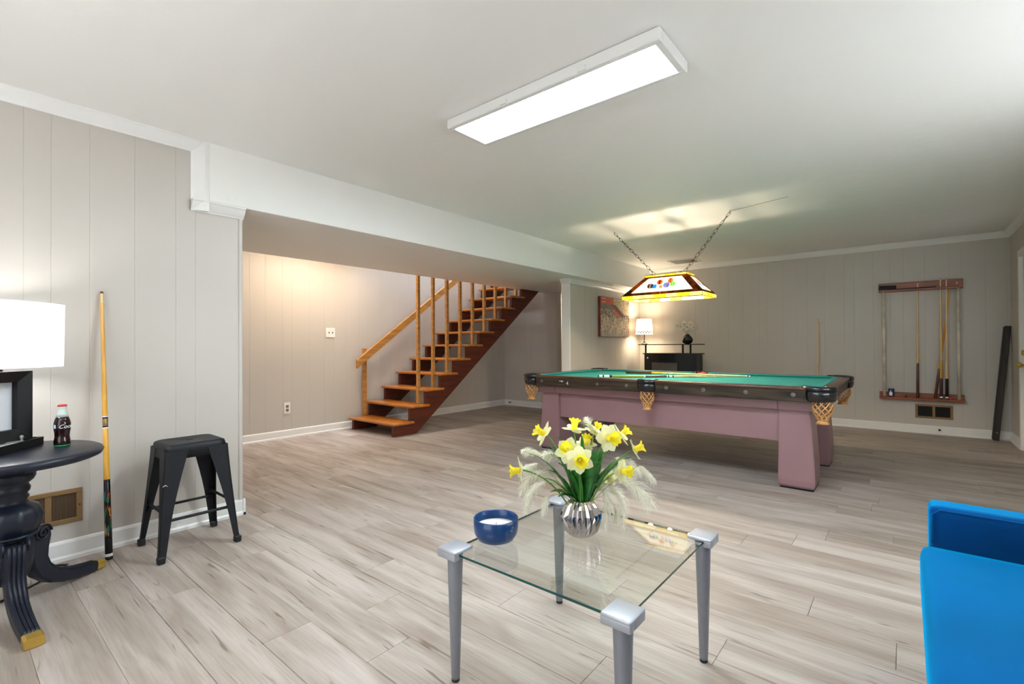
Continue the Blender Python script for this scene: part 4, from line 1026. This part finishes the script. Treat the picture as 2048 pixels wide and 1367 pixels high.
def bevelbar(o1, o2, i2, i1):
    vs = [fp(*o1, 0), fp(*o2, 0), fp(*i2, -.0), fp(*i1, -.0)]
    front = [fp(*o1, .018), fp(*o2, .018), fp(*i2, .002), fp(*i1, .002)]; back = [fp(*o1, -.03), fp(*o2, -.03), fp(*i2, -.03), fp(*i1, -.03)]
    return B().add(front+back, [(0, 1, 2, 3), (7, 6, 5, 4), (0, 4, 5, 1), (1, 5, 6, 2), (2, 6, 7, 3), (3, 7, 4, 0)])
O = [(0, 0), (FW, 0), (FW, FH), (0, FH)]; I = [(bw, bw), (FW-bw, bw), (FW-bw, FH-bw), (bw, FH-bw)]
for i in range(4): build('frame_side', bevelbar(O[i], O[(i+1) % 4], I[(i+1) % 4], I[i]), 'black', pf_, world=True)
build('pane', B().add([fp(*I[0], -.026), fp(*I[1], -.026), fp(*I[2], -.026), fp(*I[3], -.026)], [(0, 1, 2, 3)]), 'mirror', pf_, world=True)
# cola bottle
bt = thing('soda_bottle', 'small glass cola bottle with red cap on the navy table', 'bottle', (.362, 2.905, TT))
build('base', B().lathe([(.001, .0005), (.026, .0005), (.0285, .004), (.0285, .007)], 28), 'greenglass', bt)
build('body', B().lathe([(.0285, .006), (.0292, .014), (.0285, .026), (.0262, .038), (.0255, .048), (.0268, .062), (.029, .074), (.0298, .082), (.0298, .095), (.0285, .106), (.0255, .118), (.0215, .13)], 28, rad=lambda k, i: 1.0-(.012*(i % 2) if k < 8 else 0)), 'cola', bt)
build('neck', B().lathe([(.0215, .13), (.0175, .145), (.0150, .16), (.0142, .168), (.0155, .170), (.0155, .175), (.0140, .177)], 28), 'bottleglass', bt)
build('cap', B().lathe([(.0155, .176), (.0165, .178), (.0160, .183), (.012, .185), (.001, .1855)], 24, rad=lambda k, i: 1+.05*(i % 2) if k == 1 else 1), 'redcap', bt)
def wrap(b, r_, ang, z0):
    out = []
    for x, y, z in b.v: a = ang+x/r_; out.append(((r_+z)*math.cos(a), (r_+z)*math.sin(a), z0+y))
    b.v = out; return b
toC = math.atan2(-2.905, -.362)
build('lettering', wrap(text_mesh('Coca-Cola', .0235, .35), .0303, toC+1.25, .081), 'print_white', bt, label='white script lettering')
pp = B()
for i in range(6): pp.box(-.006+.002*i, -.004+.002*i, 0, .019, 0, .0004)
build('label_patch', wrap(pp, .0303, toC-1.05, .080), 'print_blue', bt)
pp = B()
for i in range(4): pp.box(.001+.002*i, .003+.002*i, .002, .017, .0005, .0008)
build('label_patch', wrap(pp, .0303, toC-1.05, .080), 'print_white', bt)
# cable on the floor
cb_ = B().tube([(-.05, 2.95, .006), (.08, 2.98, .006), (.20, 3.02, .006), (.30, 3.11, .006), (.40, 3.215, .006), (.425, 3.26, .006), (.39, 3.29, .006), (.30, 3.30, .006), (.22, 3.28, .006), (.12, 3.24, .006)], .005, 8)
solo('power_cable', cb_, 'rubber', (.2, 3.1, 0), 'black power cable looped on the floor under the navy table', 'cable')

# ================================================================== COFFEE TABLE
ctb = thing('coffee_table', 'square glass coffee table with four silver legs', 'coffee table', (1.395, .845, 0))
GX, GY = .322, .312; lx, ly = .305, .300
for sx in (-1, 1):
    for sy in (-1, 1):
        o = build('leg', B().lathe([(.013, .008), (.0145, .02), (.0255, .40), (.0255, .412)], 28, (sx*lx, sy*ly, 0)), 'silver', ctb)
        build('foot_pad', B().lathe([(.012, .0005), (.0135, .003), (.0135, .010)], 20, (sx*lx, sy*ly, 0)), 'rubber', o)
        cpb = B().box(sx*lx-.043, sx*lx+.043, sy*ly-.041, sy*ly+.041, .4285, .4415, .005, 3)
        q0, q1 = sorted((sx*(GX+.002), sx*(lx+.043))); cpb.box(q0, q1, sy*ly-.041, sy*ly+.041, .411, .436, .004, 2)
        q0, q1 = sorted((sy*(GY+.002), sy*(ly+.041))); u0, u1 = sorted((sx*(lx-.043), sx*(GX+.003))); cpb.box(u0, u1, q0, q1, .411, .436, .004, 2)
        cpb.lathe([(.0265, .408), (.0265, .4195)], 20, (sx*lx, sy*ly, 0))
        build('corner_cap', cpb, 'cap', ctb)
gtop = B(); gtop.add([(-GX, -GY, .428), (GX, -GY, .428), (GX, GY, .428), (-GX, GY, .428)], [(0, 1, 2, 3)])
gtop.add([(-GX, -GY, .4205), (GX, -GY, .4205), (GX, GY, .4205), (-GX, GY, .4205)], [(3, 2, 1, 0)])
gtop.m = 1
r1 = [(-GX, -GY), (GX, -GY), (GX, GY), (-GX, GY)]
for i in range(4):
    p, q = r1[i], r1[(i+1) % 4]; gtop.add([(*p, .4205), (*q, .4205), (*q, .428), (*p, .428)], [(0, 1, 2, 3)])
build('glass_top', gtop, ['glass', 'edge'], ctb)
GT = .4283
bw_ = thing('candle_bowl', 'round navy ceramic bowl candle on the glass table', 'candle', (1.233, 1.092, GT))
build('bowl', B().lathe([(.001, 0), (.045, 0), (.062, .008), (.074, .028), (.077, .05), (.077, .078), (.074, .081), (.071, .078), (.070, .05), (.066, .036)], 48), 'bowl', bw_)
build('wax', B().lathe([(.001, .046), (.055, .047), (.069, .050)], 40, caps=False), 'wax', bw_)
build('wick', B().tube([(0, 0, .045), (.001, 0, .054), (.003, 0, .060)], .0012, 6), 'rubber', bw_)
# vase
VB = Vector((1.459, .889, GT))
va = thing('fluted_vase', 'mirror silver fluted vase on the glass table', 'vase', tuple(VB))
pv_ = [(.036, 0), (.041, .003), (.056, .018), (.067, .045), (.0675, .060), (.064, .080), (.054, .102), (.042, .116), (.034, .123), (.030, .124), (.030, .11), (.036, .08)]
nv = 22
def flute(k, i):
    if 1 <= k <= 8: return 1.0+(.075 if i % 2 else -.05)*(1 if k not in (1,) else .4)
    return 1
vb_ = B(); vs = []; fs = []
n2 = nv*2
for k, (r_, z) in enumerate(pv_):
    for i in range(n2):
        zz = z+(.010 if (i % 2) else -.010)*(1 if k in (3, 4) else 0); rr_ = r_*flute(k, i); a = 2*PI*i/n2
        vs.append((rr_*math.cos(a), rr_*math.sin(a), zz))
for k in range(len(pv_)-1):
    for i in range(n2): j = (i+1) % n2; fs.append((k*n2+i, k*n2+j, (k+1)*n2+j, (k+1)*n2+i))
fs.append(tuple(range(n2))[::-1]); vb_.add(vs, fs, False); build('body', vb_, 'chrome', va)
# flowers
RV = Vector((.636, -.772, 0)); FV = Vector((.772, .636, 0))
MO = Vector((0, 0, .118))
def bez(a, b, c, n=8): return [a*(1-t_)**2+b*2*t_*(1-t_)+c*t_*t_ for t_ in [i/n for i in range(n+1)]]
def blade(p0, pm_, p1, wd, n=9):
    path = bez(Vector(p0), Vector(pm_), Vector(p1), n); vs = []; fs = []
    for i, p in enumerate(path):
        tg = (path[min(i+1, n)]-path[max(i-1, 0)]).normalized(); sd_ = tg.cross(Vector((.35, -.25, .9))).normalized()
        nr = sd_.cross(tg); t_ = i/n; w_ = wd*(math.sin(PI*min(.98, .12+.88*t_)))**.8
        vs += [p-sd_*w_+nr*w_*.35, p, p+sd_*w_+nr*w_*.35]
    for i in range(n):
        for j in (0, 1): fs.append((i*3+j, i*3+j+1, i*3+j+4, i*3+j+3))
    return B().add(vs, fs, True)
D = [[-.102, .088, .362], [.009, .032, .371], [.093, -.007, .354], [.026, -.098, .349], [.127, -.095, .346], [.141, -.142, .296], [-.056, .017, .305], [-.082, -.045, .286], [.054, .01, .313], [-.163, .148, .236], [.038, -.143, .239], [.116, -.048, .187]]
FD = [(-.85, .45, -.15), (.1, 1, -.1), (.5, .7, .4), (.42, .12, -.85), (.75, .5, .1), (.85, .4, -.2), (-.3, .45, -.8), (.05, .05, -1), (.1, .9, -.35), (-.95, -.05, -.1), (.62, .1, -.7), (.3, .2, .7)]
DL = ['daffodil facing sideways at upper left of the bouquet', 'daffodil pointing straight up at the top of the bouquet', 'daffodil turned away at the back top of the bouquet', 'largest daffodil facing forward at upper right of the bouquet', 'daffodil tilted right behind the largest bloom', 'daffodil in profile at the right edge of the bouquet', 'daffodil with ruffled trumpet left of the bouquet centre', 'lowest daffodil facing straight forward in the bouquet', 'upturned daffodil half hidden in the middle of the bouquet', 'pale daffodil stretched far out to the left of the bouquet', 'daffodil facing right low on the bouquet right side', 'half hidden daffodil low behind the bouquet right side']
for i, (p, fd) in enumerate(zip(D, FD)):
    h = VB+Vector(p); d = (RV*fd[0]+Vector((0, 0, fd[1]))+FV*fd[2]).normalized(); sc_ = [1, 1, .9, 1.15, .95, .95, 1.05, 1.1, .9, 1, .95, .8][i]
    t = thing('daffodil', DL[i], 'flower', tuple(VB+MO), group='daffodils in the silver vase')
    b0 = h-d*.012; md = VB+MO*.5+Vector((p[0]*.35, p[1]*.35, p[2]*.62))
    build('stem', B().tube(bez(VB+Vector((p[0]*.03, p[1]*.03, .02)), md, b0, 10), .0028, 6), 'stem', t, world=True)
    flowerlike(t, h-d*.004, d, 6, .046*sc_, .018*sc_, 'petal', .12, ruffle=1)
    s1 = d.orthogonal().normalized(); s2 = d.cross(s1); vs = []; fs = []; n = 24; prf = [(.004, -.008), (.010, 0), (.0115, .012), (.013, .022), (.019, .030), (.022, .032)]
    for k, (r_, o) in enumerate(prf):
        for j in range(n):
            a = 2*PI*j/n; w_ = 1+(.14*math.sin(8*a) if k >= 4 else 0); vs.append(h+(s1*math.cos(a)+s2*math.sin(a))*r_*sc_*w_+d*(o*sc_+(.003*math.sin(8*a+1) if k >= 4 else 0)))
    for k in range(len(prf)-1):
        for j in range(n): l = (j+1) % n; fs.append((k*n+j, k*n+l, (k+1)*n+l, (k+1)*n+j))
    build('trumpet', B().add(vs, fs, True), 'trumpet', t, world=True)
    build('stamen', B().sphere(tuple(h+d*.012*sc_), .004, 8, 5), 'trumpet', t, world=True)
LV = [[-.168, .107, .301], [-.06, .134, .188], [-.07, .083, .15], [-.085, .039, .146], [-.006, .099, .338], [-.064, .105, .317], [-.017, -.015, .354], [-.015, -.079, .311], [.151, -.123, .263], [.038, -.049, .291], [.01, -.078, .267], [.103, -.033, .278], [.093, -.084, .232], [.038, -.079, .185], [-.081, .001, .279], [.072, -.027, .286], [.021, -.028, .264], [-.085, .038, .261], [-.12, .06, .24], [.06, .05, .27], [.0, .03, .30]]
ls = thing('leaf_spray', 'spray of long dark green blade leaves in the silver vase', 'foliage', tuple(VB+MO))
for i, p in enumerate(LV):
    e_ = VB+Vector(p); md = VB+MO+Vector((p[0]*.52, p[1]*.52, (p[2]-.118)*.72+.025))
    build('leaf', blade(VB+MO+Vector((p[0]*.06, p[1]*.06, -.03)), md, e_, .016+.005*(i % 3)), 'leaf', ls, world=True)
PL = [[[-.072, .116, .277], [-.094, .142, .288], [-.131, .156, .296]], [[-.022, .072, .258], [-.048, .087, .277], [-.084, .099, .28]], [[-.065, .139, .242], [-.082, .16, .231], [-.105, .173, .224]], [[-.069, .081, .221], [-.128, .121, .213], [-.167, .138, .156]], [[-.112, .071, .196], [-.158, .095, .172], [-.181, .108, .108]], [[-.112, .056, .153], [-.129, .06, .136], [-.135, .068, .091]], [[.071, -.012, .342], [.07, .005, .376], [.071, .02, .399]], [[.111, -.075, .261], [.144, -.114, .24], [.173, -.134, .203]], [[.067, -.115, .195], [.094, -.163, .178], [.128, -.204, .121]], [[.131, -.161, .243], [.148, -.182, .216], [.164, -.201, .182]], [[.05, -.031, .16], [.065, -.064, .139], [.054, -.066, .028]], [[.105, -.05, .141], [.134, -.085, .116], [.132, -.097, .004]], [[.13, -.064, .082], [.133, -.068, .054], [.134, -.069, .026]]]
PLb = ['pampas plume at the far upper left of the bouquet', 'pampas plume left of the bouquet centre behind ruffled daffodil', 'pampas plume behind the leftmost pale daffodil', 'pampas plume arching down on the left of the bouquet', 'long drooping pampas plume lowest on the left of the vase', 'short pampas plume hanging beside the rear table corner', 'upright pampas plume tip at the bouquet top', 'pampas plume behind the right facing daffodil', 'largest fluffy pampas plume at right of the bouquet', 'pampas plume below the daffodil in profile', 'pampas plume drooping against the right of the vase', 'long pampas plume hanging farthest down right of the vase', 'thin short pampas plume hanging right of the vase']
WD = [.016, .02, .018, .022, .022, .016, .014, .026, .038, .016, .026, .024, .016]
for i, pp_ in enumerate(PL):
    a, m_, e_ = [VB+Vector(q) for q in pp_]; rp = random.Random(100+i); t = thing('pampas_plume', PLb[i], 'dried grass', tuple(VB+MO), group='pampas plumes in the silver vase')
    build('stem', B().tube(bez(VB+MO-Vector((0, 0, .05)), VB+MO+Vector((pp_[0][0]*.5, pp_[0][1]*.5, .08 if pp_[0][2] > .16 else .05)), a, 8)+[a.lerp(m_, .5)], .0012, 5), 'straw', t, world=True)
    path = bez(a, m_*2-(a+e_)/2, e_, 24); b = B(); b.tube(path, .001, 4)
    for q in range(340):
        t_ = rp.random(); k = min(23, int(t_*24)); p = path[k].lerp(path[k+1], t_*24-k); tg = (path[k+1]-path[k]).normalized()
        rd = Vector((rp.gauss(0, 1), rp.gauss(0, 1), rp.gauss(0, 1))); rd = (rd-tg*rd.dot(tg)).normalized()
        ln = WD[i]*(.5+.9*math.sin(PI*min(.97, .12+t_*.86)))*rp.uniform(.8, 1.9); dd = (tg*.9+rd*.9+Vector((0, 0, -.2))).normalized(); sd_ = dd.cross(rd).normalized()*.00075
        mid = p+dd*ln*.55; en = p+(dd+Vector((0, 0, -.35))).normalized()*ln
        b.add([p-sd_, p+sd_, mid+sd_, mid-sd_, en], [(0, 1, 2, 3), (3, 2, 4)])
    build('plume', b, 'plume', t, world=True)

# ================================================================== BLUE SOFA
sf = thing('sofa', 'bright blue velvet sofa at the lower right with a low arm', 'sofa', (1.4, -.45, 0))
build('base', B().box(.62, 2.16, -.86, -.07, .14, .30, .02, 3), 'velvet', sf, world=True)
def cushion(x0, x1, y0, y1, z0, z1, r_, crown=.0, n=14):
    b = B(); bm = bmesh.new(); bmesh.ops.create_cube(bm, size=1)
    bmesh.ops.subdivide_edges(bm, edges=bm.edges[:], cuts=n, use_grid_fill=True)
    cx, cy, cz_ = (x0+x1)/2, (y0+y1)/2, (z0+z1)/2; h = Vector(((x1-x0)/2, (y1-y0)/2, (z1-z0)/2))
    for v in bm.verts:
        v.co = Vector([.5*math.sin(max(-1, min(1, 2*q))*PI/2) for q in v.co])
        p = Vector((v.co.x*2*h.x, v.co.y*2*h.y, v.co.z*2*h.z)); q = Vector([max(-h[i]+r_, min(h[i]-r_, p[i])) for i in range(3)]); d = p-q
        if d.length > 1e-6: p = q+d.normalized()*r_
        if v.co.z > .2: p.z += crown*(1-(v.co.x*2)**2)*(1-(v.co.y*2)**2)
        v.co = p+Vector((cx, cy, cz_))
    return b.addbm(bm, True)
build('seat_cushion', cushion(.80, 2.055, -.70, -.034, .30, .45, .03, .006), 'velvet', sf, world=True)
build('arm', cushion(2.06, 2.17, -.86, -.058, .16, .572, .022), 'velvet', sf, world=True)
build('arm', cushion(.66, .79, -.86, -.058, .16, .572, .022), 'velvet', sf, world=True)
build('backrest', cushion(.66, 2.17, -.905, -.70, .16, .80, .04), 'velvet', sf, world=True)
pipe = B().tube([(2.064, -.70, .560), (2.064, -.085, .560), (2.064, -.068, .545), (2.064, -.066, .46)], .004, 6)
build('piping', pipe, 'velvet', sf, world=True)
for x in (.72, 2.10):
    for y in (-.80, -.12): build('leg', B().lathe([(.014, .0005), (.024, .145)], 14, (x, y, 0)), 'black', sf, world=True)
